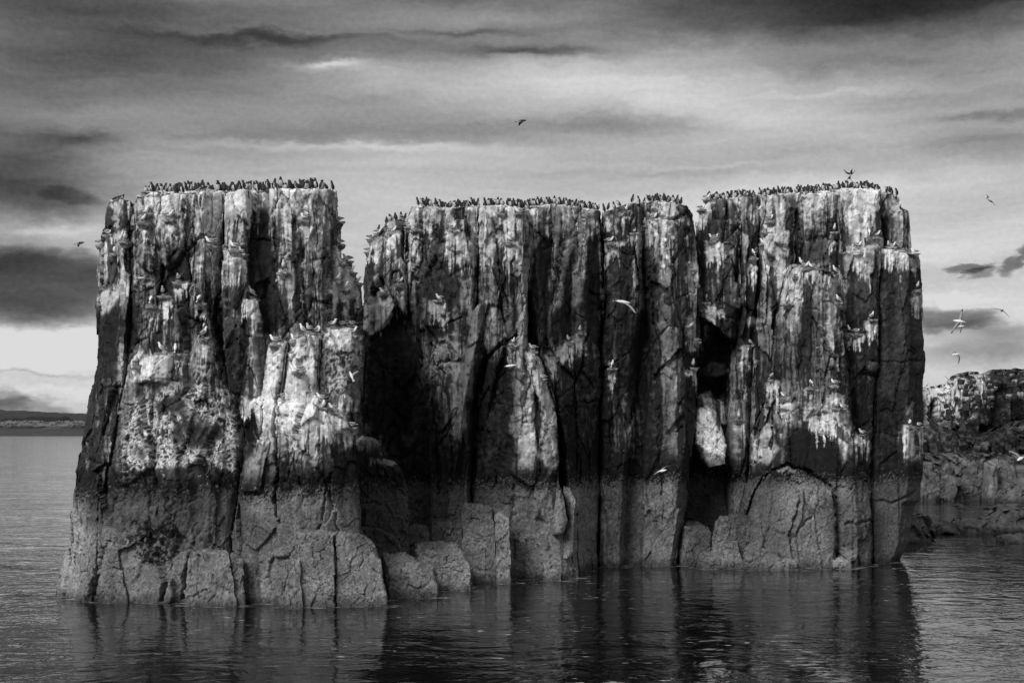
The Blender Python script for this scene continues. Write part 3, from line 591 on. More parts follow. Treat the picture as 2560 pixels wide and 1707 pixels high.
    ddx, ddy, ddz = relief(x, y, z, amp, seed % 5, blocky, sc)
    if cast is not None and painter is None:
        g = grooves(PX, PY); fd, fc, ft = facets(PX, PY)
        lowk = (.32 + .68 * sst(4.0, 5.0, z)) if name != 'boulder' else 1.0
        g = g + (fd * blocky * 1.0 + fc * .09) * lowk
        g[mrows * n:] *= .3
    else: g = 0; ft = None
    V[:, 0] += ddx; V[:, 1] += ddy + g * min(1, amp + .3); V[:, 2] += ddz
    if painter: alb = painter(PX, PY, z, V)
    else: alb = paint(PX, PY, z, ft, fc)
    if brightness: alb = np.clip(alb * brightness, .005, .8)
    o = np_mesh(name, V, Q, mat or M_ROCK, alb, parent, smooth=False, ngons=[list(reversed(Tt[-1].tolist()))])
    if label: o['label'] = label
    if cast: ROCKS.append((V, Q))
    return o

# ------------------------------------------------------------------ sea
def sea_material():
    m = bpy.data.materials.new('sea_water'); m.use_nodes = True; n = m.node_tree; b = n.nodes['Principled BSDF']; q = NB(n)
    b.inputs['Base Color'].default_value = (.012, .012, .012, 1); b.inputs['Roughness'].default_value = .06
    b.inputs['IOR'].default_value = 1.4
    geo = q.new('ShaderNodeNewGeometry'); sp = q.new('ShaderNodeSeparateXYZ'); n.links.new(geo.outputs['Position'], sp.inputs[0])
    x, y, z = sp.outputs
    def wave(sx, sy, det, seed, dist=.6):
        return q.noise(q.xyz(q.m('MULTIPLY', x, sx), q.m('MULTIPLY', y, sy), seed), 1.0, det, .55, dist)
    patch = q.ramp(q.noise(q.xyz(q.m('MULTIPLY', x, .10), q.m('MULTIPLY', y, .22), 1.0), 1.0, 4, .55), .40, .66, .25, 1.2)
    h = q.m('MULTIPLY', wave(.16, .26, 2, 0.), .8)
    h = q.m('ADD', h, q.m('MULTIPLY', wave(.62, .62, 2, 4., 1.2), .42))
    rip = q.noise(q.xyz(q.m('MULTIPLY', x, 1.25), q.m('MULTIPLY', y, 1.25), 9.0), 1.0, 2, .5, 1.0)
    rip = q.m('ABSOLUTE', q.m('SUBTRACT', rip, .5))
    h = q.m('SUBTRACT', h, q.m('MULTIPLY', q.m('MULTIPLY', rip, .34), patch))
    rip2 = q.noise(q.xyz(q.m('MULTIPLY', x, 5.0), q.m('MULTIPLY', y, 2.6), 19.0), 1.0, 2, .5, .5)
    h = q.m('ADD', h, q.m('MULTIPLY', q.m('MULTIPLY', rip2, .08), patch))
    fn = q.noise(q.xyz(q.m('MULTIPLY', x, 1.3), q.m('MULTIPLY', y, 3.2), 30.0), 1.0, 6, .7, .3)
    fm = q.ramp(fn, .60, .66)  # foam flecks, which also paint white glints on the open water
    geo_ao = q.new('ShaderNodeAttribute'); geo_ao.attribute_name = 'wash'
    wash = q.m('MULTIPLY', q.ramp(fn, .50, .62), q.ramp(geo_ao.outputs['Fac'], .35, .8))
    fm = q.m('MULTIPLY', fm, q.ramp(q.noise(q.xyz(q.m('MULTIPLY', x, .16), q.m('MULTIPLY', y, .30), 12.0), 1.0, 2, .5), .48, .60))
    fm = q.m('MAXIMUM', fm, q.m('MULTIPLY', wash, .8))
    col = q.m('MULTIPLY_ADD', fm, .40, .005)
    n.links.new(q.xyz(col, col, col), b.inputs['Base Color'])
    q.put(b.inputs['Roughness'], q.m('MULTIPLY_ADD', fm, .5, .06))
    bp = q.new('ShaderNodeBump'); bp.inputs['Strength'].default_value = 1.0; bp.inputs['Distance'].default_value = SEA_BUMP
    q.put(bp.inputs['Height'], h); n.links.new(bp.outputs[0], b.inputs['Normal'])
    return m
SEA_BUMP = .09
gx = np.concatenate([-np.geomspace(20000, 40, 24), np.linspace(-38, 38, 380), np.geomspace(40, 20000, 24)])
gy = np.concatenate([np.linspace(-60, 50, 12), np.linspace(52, 84, 200), np.geomspace(86, 30000, 40)])
XX, YY = np.meshgrid(gx, gy); ii = np.arange(XX.size).reshape(XX.shape)
sq = np.stack([ii[:-1, :-1].ravel(), ii[:-1, 1:].ravel(), ii[1:, 1:].ravel(), ii[1:, :-1].ravel()], 1)
SEA = (np.stack([XX, YY, 0 * XX], -1).reshape(-1, 3), sq)
sea = np_mesh('sea', SEA[0], SEA[1], sea_material())
tag(sea, kind='structure')

# ------------------------------------------------------------------ the three stacks
def stack(px, D, label):
    e_ = empty('sea_stack', ((px - CX) * D / F, D, 0)); tag(e_, label, 'sea stack', 'sea stacks standing in a row'); return e_
LS = stack(500, 64, 'left sea stack, flat topped, widest at its pale grey foot')
MS = stack(1300, 76, 'middle sea stack, broad wall of dark pillars with pale streaks and a deep cleft')
RS = stack(2050, 82, 'right sea stack with a cave on its left and smooth dark right wall')
def put(o, root):
    o.parent = root; o.matrix_parent_inverse = Matrix.Translation(-Vector(root.location)); return o
def pil(root, name, *a, **k): return put(pillar(name, *a, **k), root)

# left stack
a2R = [(470, 548), (620, 551), (750, 552), (860, 556), (960, 570), (1010, 592), (1100, 606), (1160, 600), (1240, 590), (1350, 576), (1420, 578), (1560, 580)]
pil(LS, 'rock_pillar', [(500, 272), (560, 262), (610, 248), (690, 241), (762, 234), (860, 240), (969, 223), (1088, 207), (1241, 180), (1360, 168), (1440, 146), (1480, 138), (1560, 132)],
    [(500, 329), (640, 324), (760, 316), (900, 306), (1000, 298), (1180, 262), (1240, 252), (1400, 240), (1560, 228)], [(272, 516), (285, 503), (320, 505), (329, 516)],
    [(0, 63.0), (.35, 61.4), (1, 60.5)], thick=5, seed=1, label='leaning left flank pillar with a pale foot')
pil(LS, 'rock_pillar', [(470, 334), (560, 330), (640, 324), (760, 318), (900, 306), (1000, 294), (1180, 256), (1240, 250), (1400, 238), (1560, 226)], a2R,
    [(334, 512), (345, 496), (365, 482), (400, 478), (460, 480), (548, 479)], [(0, 60.8), (.08, 60.2), (.55, 60.0), (.8, 60.2), (1, 60.9)], thick=6, seed=2)
pil(LS, 'rock_pillar', [(y, x + 5) for y, x in a2R], [(470, 624), (700, 626), (1000, 660), (1560, 690)], [(550, 479), (624, 476)], [(0, 60.9), (.1, 60.4), (.9, 60.4), (1, 60.8)], thick=6, seed=3)
pil(LS, 'rock_pillar', [(470, 618), (700, 620), (1560, 640)], [(470, 696), (1560, 700)], [(618, 477), (696, 474)], [(0, 61.2), (1, 61.3)], thick=6, seed=4, label='dark recessed pillar', amp=.7)
pil(LS, 'rock_pillar', [(470, 690), (830, 688), (1560, 690)], [(465, 838), (500, 840), (560, 849), (640, 852), (760, 856), (1000, 862), (1090, 880), (1280, 895), (1560, 908)],
    [(690, 474), (760, 471), (800, 472), (838, 474)], [(0, 60.9), (.08, 60.5), (.6, 60.4), (.85, 60.7), (1, 61.6)], thick=6, taper=1., seed=5)
pil(LS, 'rock_pillar', [(640, 836), (800, 830), (1560, 840)], [(640, 866), (660, 876), (720, 898), (760, 905), (850, 907), (960, 905), (1000, 890), (1080, 884), (1280, 892), (1400, 900), (1560, 905)],
    [(836, 650), (852, 645), (876, 660), (880, 690)], [(0, 61.2), (.5, 61.5), (1, 62.6)], thick=5, taper=1., seed=6, topr=.4, label='guano covered right shoulder')
# white buttress on the left stack
pil(LS, 'buttress', [(985, 606), (1040, 612), (1095, 640), (1110, 645), (1230, 600), (1300, 592), (1560, 586)], [(985, 862), (1060, 881), (1180, 888), (1280, 897), (1400, 907), (1560, 915)],
    [(600, 996), (660, 990), (700, 992), (780, 985), (850, 1010), (880, 1056)], [(0, 60.1), (.1, 59.6), (.5, 59.3), (.75, 59.4), (1, 60.4)], thick=3, topr=.5, taper=1., seed=7, label='white topped buttress')
pil(LS, 'rock_slab', [(850, 670), (965, 656), (1000, 652)], [(850, 716), (965, 700), (1000, 696)], [(670, 862), (690, 852), (716, 850)], [(0, 60.2), (.2, 59.9), (1, 59.8)], bot=[(656, 985), (700, 1005)], thick=1.6, seed=8, amp=.4, edge=.15)
pil(LS, 'rock_slab', [(830, 738), (900, 716), (1000, 706)], [(830, 801), (1000, 792)], [(738, 850), (770, 838), (801, 836)], [(0, 60.1), (.3, 59.7), (1, 60.0)], bot=[(706, 1010), (800, 1010)], thick=1.6, seed=9, amp=.5, edge=.15)
pil(LS, 'rock_slab', [(810, 806), (1010, 800)], [(810, 880), (860, 898), (1010, 900)], [(806, 828), (880, 822), (890, 835)], [(0, 60.8), (.2, 60.3), (.8, 60.4), (1, 61)], bot=[(800, 1040), (900, 1030)], thick=1.8, taper=1., seed=10, amp=.7, edge=.2)
pil(LS, 'rock_slab', [(890, 724), (1000, 706)], [(890, 752), (1000, 800)], [(724, 905), (740, 892), (752, 905)], [(0, 59.6), (.4, 59.2), (1, 59.7)], bot=[(700, 1020), (800, 1020)], thick=1.6, seed=11, amp=.5, edge=.3)
pil(LS, 'rock_slab', [(640, 566), (760, 568)], [(640, 616), (700, 616), (770, 600)], [(566, 645), (590, 640), (616, 646)], [(0, 60.0), (.4, 59.8), (1, 60.2)], bot=[(566, 745), (590, 770), (616, 740)], thick=1., seed=12, amp=.6, edge=.2)
pil(LS, 'rock_slab', [(740, 608), (840, 612)], [(740, 640), (800, 654), (840, 652)], [(608, 744), (640, 750)], [(0, 60.2), (1, 60.3)], bot=[(608, 840), (654, 838)], thick=1., seed=13, amp=.4, edge=.15)
pil(LS, 'rock_slab', [(880, 362), (960, 340)], [(880, 434), (950, 424)], [(362, 892), (400, 887), (434, 889)], [(0, 60.0), (.4, 59.6), (1, 59.9)], bot=[(340, 955), (424, 960)], thick=1., seed=14, amp=.3, edge=.15)
pil(LS, 'rock_slab', [(1095, 646), (1160, 622), (1230, 598)], [(1095, 672), (1160, 660), (1230, 646)], [(646, 1103), (672, 1100)], [(0, 59.4), (1, 59.1)], bot=[(598, 1232), (646, 1230)], thick=1., seed=15, amp=.3, edge=.12)

# middle stack: cave wall, hanging shoulder, pillars
pil(MS, 'cave_wall', [(600, 915), (850, 905), (950, 878), (1560, 870)], [(600, 1090), (1560, 1110)], [(915, 640), (1090, 600)], [(0, 72.6), (.5, 72.0), (1, 70.9)], thick=8, seed=21, label='black recessed wall beside the cleft')
pil(MS, 'rock_pillar', [(565, 938), (600, 927), (640, 918), (700, 909), (820, 911), (900, 915)], [(565, 1012), (700, 1012), (840, 1018)], [(934, 592), (945, 581), (1000, 575), (1012, 573)],
    [(0, 72.5), (.3, 71.2), (1, 70.5)], bot=[(909, 830), (945, 850), (975, 800), (995, 755), (1012, 800)], thick=6, seed=22, topr=.2, label='hanging pillar over the dark hollow')
pil(MS, 'rock_pillar', [(545, 962), (600, 962)], [(545, 1036), (600, 1036)], [(962, 560), (975, 554), (1036, 548)], 72.2, bot=[(962, 610), (1036, 610)], thick=4, seed=23)
pil(MS, 'rock_pillar', [(500, 1030), (560, 1014), (750, 1014), (830, 1040), (1000, 1066), (1200, 1074), (1560, 1070)], [(500, 1196), (760, 1192), (900, 1192), (1000, 1188), (1200, 1178), (1560, 1176)],
    [(1030, 514), (1060, 518), (1110, 520), (1196, 518)], [(0, 71), (.1, 70.2), (.5, 69.9), (.92, 70.0), (1, 70.6)], thick=8, seed=24)
pil(MS, 'rock_pillar', [(760, 1186), (900, 1158), (1060, 1140), (1170, 1132)], [(760, 1214), (860, 1226), (960, 1192), (1060, 1166), (1170, 1142)], [(1186, 775), (1205, 758), (1214, 765)],
    [(0, 69.6), (.4, 69.2), (1, 69.8)], bot=[(1132, 1170), (1150, 1180)], thick=1.2, seed=25, amp=.4, label='pale leaning slab')
pil(MS, 'rock_pillar', [(500, 1198), (900, 1200), (1000, 1190), (1300, 1180), (1560, 1180)], [(500, 1318), (760, 1322), (860, 1322), (900, 1346), (1000, 1382), (1100, 1398), (1200, 1398), (1300, 1420), (1450, 1436), (1560, 1440)],
    [(1198, 520), (1250, 514), (1318, 520)], [(0, 70.6), (.15, 69.8), (.6, 69.5), (.88, 69.7), (1, 70.6)], thick=8, seed=26)
pil(MS, 'rock_pillar', [(500, 1314), (860, 1326), (900, 1350), (1000, 1388), (1100, 1402), (1300, 1420), (1560, 1430)], [(500, 1506), (800, 1510), (900, 1500), (1560, 1496)],
    [(1314, 518), (1400, 512), (1460, 520), (1506, 528)], [(0, 72.2), (.12, 71.8), (.6, 74.0), (.92, 75.4), (1, 76.0)], thick=8, seed=27)
pil(MS, 'rock_pillar', [(500, 1511), (800, 1515), (900, 1504), (1560, 1498)], [(500, 1602), (640, 1604), (780, 1608), (860, 1600), (900, 1598), (1000, 1586), (1100, 1580), (1200, 1572), (1300, 1566), (1350, 1560), (1560, 1550)],
    [(1511, 530), (1540, 520), (1602, 508)], [(0, 76.0), (.15, 75.6), (.8, 75.8), (1, 76.6)], thick=8, seed=28)
pil(MS, 'cave_wall', [(500, 1570), (1560, 1540)], [(500, 1640), (1560, 1620)], [(1560, 530), (1640, 530)], 77.4, thick=6, seed=29, amp=.6)
pil(MS, 'rock_pillar', [(500, 1606), (780, 1611), (860, 1618), (950, 1622), (1000, 1613), (1080, 1607), (1230, 1601), (1400, 1596), (1560, 1596)],
    [(500, 1728), (560, 1736), (700, 1743), (900, 1741), (1100, 1736), (1200, 1724), (1300, 1711), (1410, 1694), (1560, 1690)],
    [(1606, 508), (1640, 502), (1680, 506), (1715, 516), (1728, 530)], [(0, 77.6), (.1, 76.6), (.8, 76.6), (1, 77.8)], thick=8, seed=30)
pil(MS, 'core', [(560, 1010), (1560, 1000)], [(560, 1700), (1560, 1680)], [(1010, 590), (1700, 580)], 80, thick=5, seed=37, amp=.5, res=5)
pil(LS, 'core', [(560, 300), (1560, 300)], [(560, 830), (1560, 860)], [(300, 560), (830, 560)], 64.5, thick=4, seed=38, amp=.5, res=5)
# blocks along the foot of the middle stack
pil(MS, 'rock_slab', [(1220, 1392), (1334, 1380)], [(1220, 1404), (1300, 1420), (1334, 1408)], [(1392, 1225), (1404, 1226)], [(0, 69.0), (1, 69.0)], bot=[(1380, 1336), (1408, 1336)], thick=.6, seed=35, amp=.25)
pil(MS, 'rock_slab', [(1220, 1408), (1300, 1424), (1400, 1380)], [(1220, 1424), (1250, 1438), (1380, 1434), (1400, 1428)], [(1408, 1226), (1424, 1230)], [(0, 69.9), (1, 69.6)], bot=[(1382, 1380), (1400, 1402), (1434, 1395)], thick=1.2, seed=36, amp=.35)

# right stack
pil(RS, 'cave_wall', [(500, 1735), (1000, 1700), (1560, 1670)], [(500, 1870), (1560, 1880)], [(1735, 620), (1870, 560)], [(0, 82.4), (.5, 82.2), (1, 81.2)], thick=8, seed=41, label='black back wall of the cave', amp=.8)
pil(RS, 'rock_pillar', [(545, 1740), (700, 1742), (860, 1744)], [(545, 1852), (700, 1852), (860, 1850)], [(1740, 556), (1790, 552), (1852, 556)], [(0, 79.6), (.3, 79.0), (.8, 78.8), (1, 79.4)],
    bot=[(1740, 790), (1775, 805), (1820, 845), (1850, 850)], thick=6, taper=1., seed=42, label='overhanging pillar above the cave')
pil(RS, 'rock_block', [(490, 1752), (560, 1746)], [(490, 1786), (560, 1788)], [(1752, 522), (1786, 524)], 79.6, bot=[(1746, 575), (1788, 575)], thick=3, taper=1., seed=43, amp=.4)
pil(RS, 'rock_block', [(490, 1764), (560, 1764)], [(490, 1818), (560, 1818)], [(1764, 496), (1818, 498)], 80.3, bot=[(1764, 575), (1818, 575)], thick=4, taper=1., seed=44, amp=.4)
pil(RS, 'rock_block', [(490, 1818), (560, 1818)], [(490, 1868), (560, 1868)], [(1818, 500), (1868, 488)], 80.6, bot=[(1818, 575), (1868, 575)], thick=4, seed=45, amp=.4)
pil(RS, 'rock_pillar', [(470, 1850), (780, 1850), (900, 1832), (1100, 1815), (1300, 1830), (1560, 1840)], [(470, 1900), (700, 1896), (900, 1880), (1100, 1870), (1300, 1880), (1560, 1880)],
    [(1850, 496), (1900, 492)], [(0, 80), (.2, 79.4), (.8, 79.3), (1, 79.9)], thick=7, seed=46)
pil(RS, 'rock_pillar', [(470, 1905), (700, 1902), (900, 1888), (1100, 1876), (1300, 1880), (1560, 1880)], [(470, 1990), (660, 1988), (800, 1942), (1000, 1936), (1200, 1915), (1560, 1900)],
    [(1905, 494), (1990, 484)], [(0, 79.4), (.2, 78.7), (.8, 78.8), (1, 79.2)], thick=7, seed=47)
pil(RS, 'rock_pillar', [(470, 1990), (1560, 1990)], [(470, 2100), (1560, 2100)], [(1990, 484), (2050, 480), (2100, 476)], [(0, 80.2), (.15, 79.7), (.8, 79.7), (1, 80.2)], thick=7, seed=48)
pil(RS, 'rock_pillar', [(470, 2103), (1560, 2100)], [(470, 2204), (640, 2208), (1560, 2200)], [(2103, 474), (2150, 470), (2204, 476)], [(0, 79.4), (.15, 78.9), (.8, 79.0), (1, 79.6)], thick=7, seed=49)
pil(RS, 'rock_pillar', [(660, 1988), (700, 1966), (800, 1946), (900, 1943), (1100, 1936), (1200, 1921), (1560, 1900)], [(660, 2092), (700, 2098), (780, 2099), (900, 2116), (1000, 2126), (1060, 2130), (1110, 2162), (1200, 2168), (1300, 2178), (1560, 2182)],
    [(1988, 668), (2060, 674), (2075, 686), (2092, 690)], [(0, 77.4), (.08, 76.2), (.5, 75.9), (.85, 76.1), (1, 77.4)], thick=2.5, seed=50, label='tall free standing pillar with a flat white top')
pil(RS, 'rock_pillar', [(480, 2207), (640, 2210)], [(480, 2254), (515, 2260), (524, 2276), (560, 2283), (640, 2287)], [(2207, 484), (2230, 482), (2254, 490)], [(0, 80.2), (.2, 79.6), (1, 80.4)], bot=[(2207, 650), (2287, 650)], thick=5, seed=51, label='small tower at the right end')
pil(RS, 'rock_pillar', [(620, 2207), (900, 2190), (1200, 2174), (1560, 2182)], [(620, 2298), (700, 2302), (800, 2308), (860, 2314), (900, 2312), (1000, 2308), (1100, 2311), (1180, 2308), (1250, 2300), (1262, 2288), (1350, 2276), (1375, 2266), (1400, 2250), (1560, 2248)],
    [(2207, 622), (2260, 632), (2298, 642)], [(0, 78.8), (.1, 78.2), (.7, 78.4), (1, 80.2)], thick=6, seed=52, blocky=.35, label='smooth dark right wall')
pil(RS, 'rock_pillar', [(590, 2110), (700, 2108), (1100, 2140), (1560, 2150)], [(590, 2206), (900, 2196), (1200, 2180), (1560, 2184)], [(2110, 632), (2150, 622), (2206, 612)], [(0, 78.6), (.3, 78.0), (1, 78.2)], thick=3, seed=53, blocky=.5)
pil(RS, 'rock_block', [(1155, 1930), (1230, 1880), (1300, 1862), (1400, 1836), (1560, 1830)], [(1155, 2040), (1200, 2080), (1250, 2094), (1560, 2088)], [(1925, 1185), (1960, 1166), (2010, 1172), (2050, 1190)],
    [(0, 76.6), (.2, 75.4), (.6, 75.0), (1, 75.6)], thick=2.5, topr=1.0, seed=54, label='domed block with a black top', blocky=.5)
pil(RS, 'rock_block', [(1190, 2096), (1560, 2092)], [(1190, 2168), (1300, 2180), (1560, 2180)], [(2096, 1205), (2168, 1200)], [(0, 76.6), (.2, 76.2), (1, 76.6)], thick=2, seed=55, amp=.6)
pil(RS, 'rock_slab', [(1000, 1782), (1090, 1800)], [(1000, 1808), (1060, 1818), (1090, 1815)], [(1782, 1006), (1808, 1004)], 79.6, bot=[(1790, 1060), (1815, 1064)], thick=1.2, seed=57, amp=.3)
pil(RS, 'rock_slab', [(900, 1748), (950, 1750)], [(900, 1818), (950, 1820)], [(1748, 925), (1780, 906), (1818, 912)], 80.4, bot=[(1748, 940), (1790, 945), (1818, 935)], thick=2, seed=58, amp=.3)
pil(RS, 'core', [(560, 1860), (1560, 1860)], [(560, 2230), (1560, 2230)], [(1860, 530), (2230, 520)], 82.5, thick=4, seed=59, amp=.5, res=5)
# crusted knobs down the left edge of the free standing pillar
for i, (x, y, wd, hg) in enumerate([(1925, 955, 26, 60), (1935, 1010, 34, 60), (1905, 1065, 48, 55), (1900, 1115, 60, 60), (1885, 1160, 60, 50), (1935, 1130, 34, 60)]):
    pil(RS, 'rock_knob', [(y, x), (y + hg, x - 6)], [(y, x + wd), (y + hg, x + wd - 4)], [(x, y + 5), (x + wd / 2, y), (x + wd, y + 5)], [(0, 78), (.5, 77.2), (1, 77.8)], bot=[(x - 4, y + hg), (x + wd, y + hg)], thick=1.2, topr=.4, edge=.4, seed=60 + i, amp=.6)

# ------------------------------------------------------------------ boulders at the waterline (each a thing)
import bmesh
def boulder(front, D, label, seed, thick=2., ridge=None, brightness=1., rise=9, parent=None, name='boulder', group='boulders along the foot of the stacks'):
    """angular block: hull of a front outline (photo plane, at distance D) and a back outline thick metres behind"""
    rb = random.Random(seed); bm = bmesh.new(); ymid = (min(p[1] for p in front) + max(p[1] for p in front)) / 2
    floor_ = -.8
    for x, y in front:
        p = P(x, y, D + rb.uniform(0, .12))
        if y > ymid + 4 and name == 'boulder': p.z = floor_; p.x += 0
        bm.verts.new(p)
    for x, y in front:
        Db = D + thick; sx_ = sum(q[0] for q in front) / len(front)
        if y > ymid + 4: p = P(x, y, D); p.y = Db; p.z = floor_ if name == 'boulder' else p.z; p.x = p.x * (1 + (thick / D if p.x < 0 and x > sx_ else 0))
        else:
            if ridge: continue
            p = P(sx_ + (x - sx_) * .86, y - rise * rb.uniform(.6, 1.3), Db)
        bm.verts.new(p)
    for q in (ridge or []): bm.verts.new(P(q[0], q[1], D + (q[2] if len(q) > 2 else thick)))
    bmesh.ops.convex_hull(bm, input=bm.verts)
    bmesh.ops.delete(bm, geom=[v for v in bm.verts if not v.link_faces], context='VERTS')
    bmesh.ops.triangulate(bm, faces=bm.faces[:])
    for it in range(9):
        lg_ = [e_ for e_ in bm.edges if e_.calc_length() > .11]
        if not lg_ or len(bm.verts) > 9000: break
        bmesh.ops.subdivide_edges(bm, edges=lg_, cuts=1)
        bmesh.ops.triangulate(bm, faces=[f_ for f_ in bm.faces if len(f_.verts) > 3])
    bm.normal_update()
    co = np.array([v.co[:] for v in bm.verts]); no = np.array([v.normal[:] for v in bm.verts])
    x, y, z = co.T
    PX = CX + x * F / D; PY = HY - (z - HC) * F / D
    _, _, q_, ax_, ay_, az_ = voro(x / .45 + seed, y / .5, z / .6, 900)
    f1, f2, *_ = voro(x / .8 + seed, y / .8, z / 1.3, 910)
    h = (q_ - .5) * .09 + (smooth_id(q_, 5.3) - .5) * ax_ * .12 + (smooth_id(q_, 9.1) - .5) * az_ * .12 + (fbm(x / .2, y / .2, z / .2, 4, 920, .6) - .5) * .09 - .05 * np.exp(-((f2 - f1) / .03) ** 2)
    co = co + no * h[:, None]
    alb = paint(PX, PY, z) * brightness
    # weed and barnacles never whiten a low boulder, tops are scoured paler
    me = bpy.data.meshes.new(name)
    for v, c in zip(bm.verts, co): v.co = c
    bm.to_mesh(me); tri = np.array([[v.index for v in f_.verts] for f_ in bm.faces if len(f_.verts) == 3]); bm.free()
    at = me.attributes.new('albedo', 'FLOAT', 'POINT'); at.data.foreach_set('value', np.clip(alb, .006, .8).astype(np.float32)); me.materials.append(M_WET)
    o = bpy.data.objects.new(name, me); COL.objects.link(o)
    Q4 = np.concatenate([tri, tri[:, 2:3]], 1); HULLS.append((co, tri))
    if parent: put(o, parent)
    else: tag(o, label, 'boulder', group)
    return o
HULLS = []
BL = [
 ([(476, 1383), (522, 1379), (571, 1384), (600, 1502), (457, 1502)], 59.2, 'squared grey boulder at the left stack foot, left of the widest one', 1.2, None, 1.1),
 ([(577, 1390), (606, 1400), (615, 1500), (597, 1500)], 59.4, 'thin upright sliver of rock beside the squared boulder', .8, None, .9),
 ([(701, 1409), (747, 1403), (760, 1496), (698, 1496)], 58.6, 'low step of grey rock left of the widest boulder', 1.2, None, 1.1),
 ([(746, 1334), (790, 1330), (833, 1338), (836, 1496), (736, 1496)], 58.8, 'tall wide grey boulder, highest against the left stack foot', 1.6, [(756, 1322), (800, 1318), (850, 1326)], 1.1),
 ([(840, 1336), (883, 1342), (925, 1370), (950, 1400), (972, 1432), (976, 1494), (840, 1496)], 59.0, 'sloping grey boulder right of the tallest foot boulder', 2.0, [(860, 1324), (900, 1332), (930, 1352)], 1.1),
 ([(975, 1436), (1059, 1440), (1090, 1460), (1095, 1482), (975, 1490)], 61.8, 'low cracked rock with a sloping top between two boulders', 2.8, [(958, 1382), (1013, 1378), (1078, 1412)], 1.15),
 ([(1046, 1376), (1080, 1394), (1158, 1390), (1174, 1412), (1180, 1470), (1082, 1476), (1050, 1472)], 64.6, 'cube shaped pale grey boulder between left and middle stacks', 2.2, [(1038, 1358), (1060, 1352), (1135, 1354), (1154, 1368)], 1.2),
 ([(884, 1104), (935, 1102), (956, 1140), (962, 1420), (884, 1420)], 66.8, 'high narrow rock with a pale crusted top in the gap beside the left stack', 2.5, [(884, 1092), (928, 1090), (945, 1104)], 1.0),
 ([(940, 1158), (983, 1162), (1005, 1188), (1018, 1228), (1028, 1300), (1032, 1420), (940, 1420)], 67.0, 'broad stepped rock below the pale crusted one in the gap', 2.5, [(945, 1146), (985, 1152), (1004, 1172)], .95),
 ([(917, 1272), (970, 1278), (985, 1314), (1002, 1350), (990, 1420), (905, 1420)], 66.0, 'dark broken rock below the stepped rock in the gap', 2.0, [(915, 1262), (960, 1264), (980, 1290)], .6),
 ([(900, 1322), (950, 1326), (990, 1348), (1008, 1380), (1004, 1440), (900, 1440)], 65.2, 'dark broken rock behind the low cracked rock', 1.8, [(905, 1308), (950, 1312), (985, 1332)], .65),
 ([(1024, 1318), (1050, 1312), (1072, 1330), (1078, 1420), (1022, 1420)], 67.2, 'dark rock behind the cube shaped boulder', 1.5, None, .7),
 ([(1362, 1432), (1384, 1424), (1402, 1434), (1404, 1450), (1360, 1450)], 69.0, 'small pale stone at the foot of the split slab', .8, None, 1.5),
 ([(1418, 1422), (1430, 1413), (1444, 1424), (1450, 1442), (1416, 1444)], 70.4, 'small dark stone right of the pale stone', .8, None, 1.),
 ([(1712, 1318), (1748, 1325), (1778, 1336), (1768, 1410), (1698, 1412)], 76.9, 'rock at the left of the cave mouth', 2.4, [(1722, 1300), (1750, 1306), (1772, 1318)], .9),
 ([(1788, 1310), (1806, 1304), (1838, 1310), (1850, 1352), (1846, 1400), (1775, 1400)], 76.3, 'pale faced rock in the middle of the cave mouth', 2.4, [(1800, 1288), (1826, 1290)], 1.35),
 ([(1820, 1290), (1860, 1295), (1898, 1308), (1900, 1400), (1840, 1400)], 75.9, 'darker upright rock at the right of the cave mouth', 1.2, [(1826, 1282), (1866, 1286), (1892, 1298)], .85),
 ([(1803, 1373), (1818, 1356), (1842, 1356), (1872, 1388), (1872, 1408), (1802, 1408)], 75.0, 'small round boulder before the cave mouth', 1.2, None, 1.2),
 ([(1862, 1370), (1940, 1378), (1982, 1402), (1980, 1416), (1862, 1414)], 74.3, 'long low rock sloping to the water beneath the domed block', 1.6, [(1868, 1362), (1930, 1366), (1960, 1384)], 1.1),
 ([(1750, 1388), (1800, 1394), (1850, 1408), (1905, 1416), (1900, 1424), (1745, 1422)], 74.9, 'flat rock shelf at the water before the cave', 2.4, [(1756, 1372), (1810, 1374), (1860, 1388)], 1.1),
 ([(1934, 1412), (1957, 1402), (1990, 1408), (2004, 1424), (1932, 1430)], 74.2, 'pale flat stone in the water before the domed block', 1.2, None, 1.6),
 ([(2084, 1406), (2100, 1402), (2124, 1404), (2150, 1418), (2086, 1422)], 74.8, 'pale flat stone at the right of the domed block', 1.2, None, 1.6)]
for i, (fr, D_, lb, th, rd, br) in enumerate(BL): boulder(fr, D_ - (.5 if i < 5 else .15), lb, i, th + .3, rd, br)
sl_ = boulder([(1744, 990), (1776, 986), (1790, 1040), (1814, 1100), (1812, 1160), (1772, 1168), (1738, 1112)], 78.0, None, 55, 1.4, None, 1.0, parent=RS, name='rock_slab'); sl_['label'] = 'white slab jammed in the cave'
# angular steps that belong to the middle stack
for i, (fr, D_, th, br) in enumerate([
 ([(1124, 1260), (1158, 1264), (1158, 1310), (1124, 1304)], 68.9, 1.2, .8), ([(1157, 1266), (1228, 1272), (1237, 1320), (1242, 1480), (1156, 1480)], 67.8, 2., 1.1),
 ([(1080, 1304), (1154, 1308), (1154, 1480), (1078, 1480)], 68.4, 2., .9), ([(1238, 1290), (1255, 1286), (1272, 1296), (1268, 1360), (1278, 1470), (1240, 1470)], 67.5, 1.2, 1.5)]):
    boulder(fr, D_, None, 40 + i, th, None, br, parent=MS, name='rock_block')

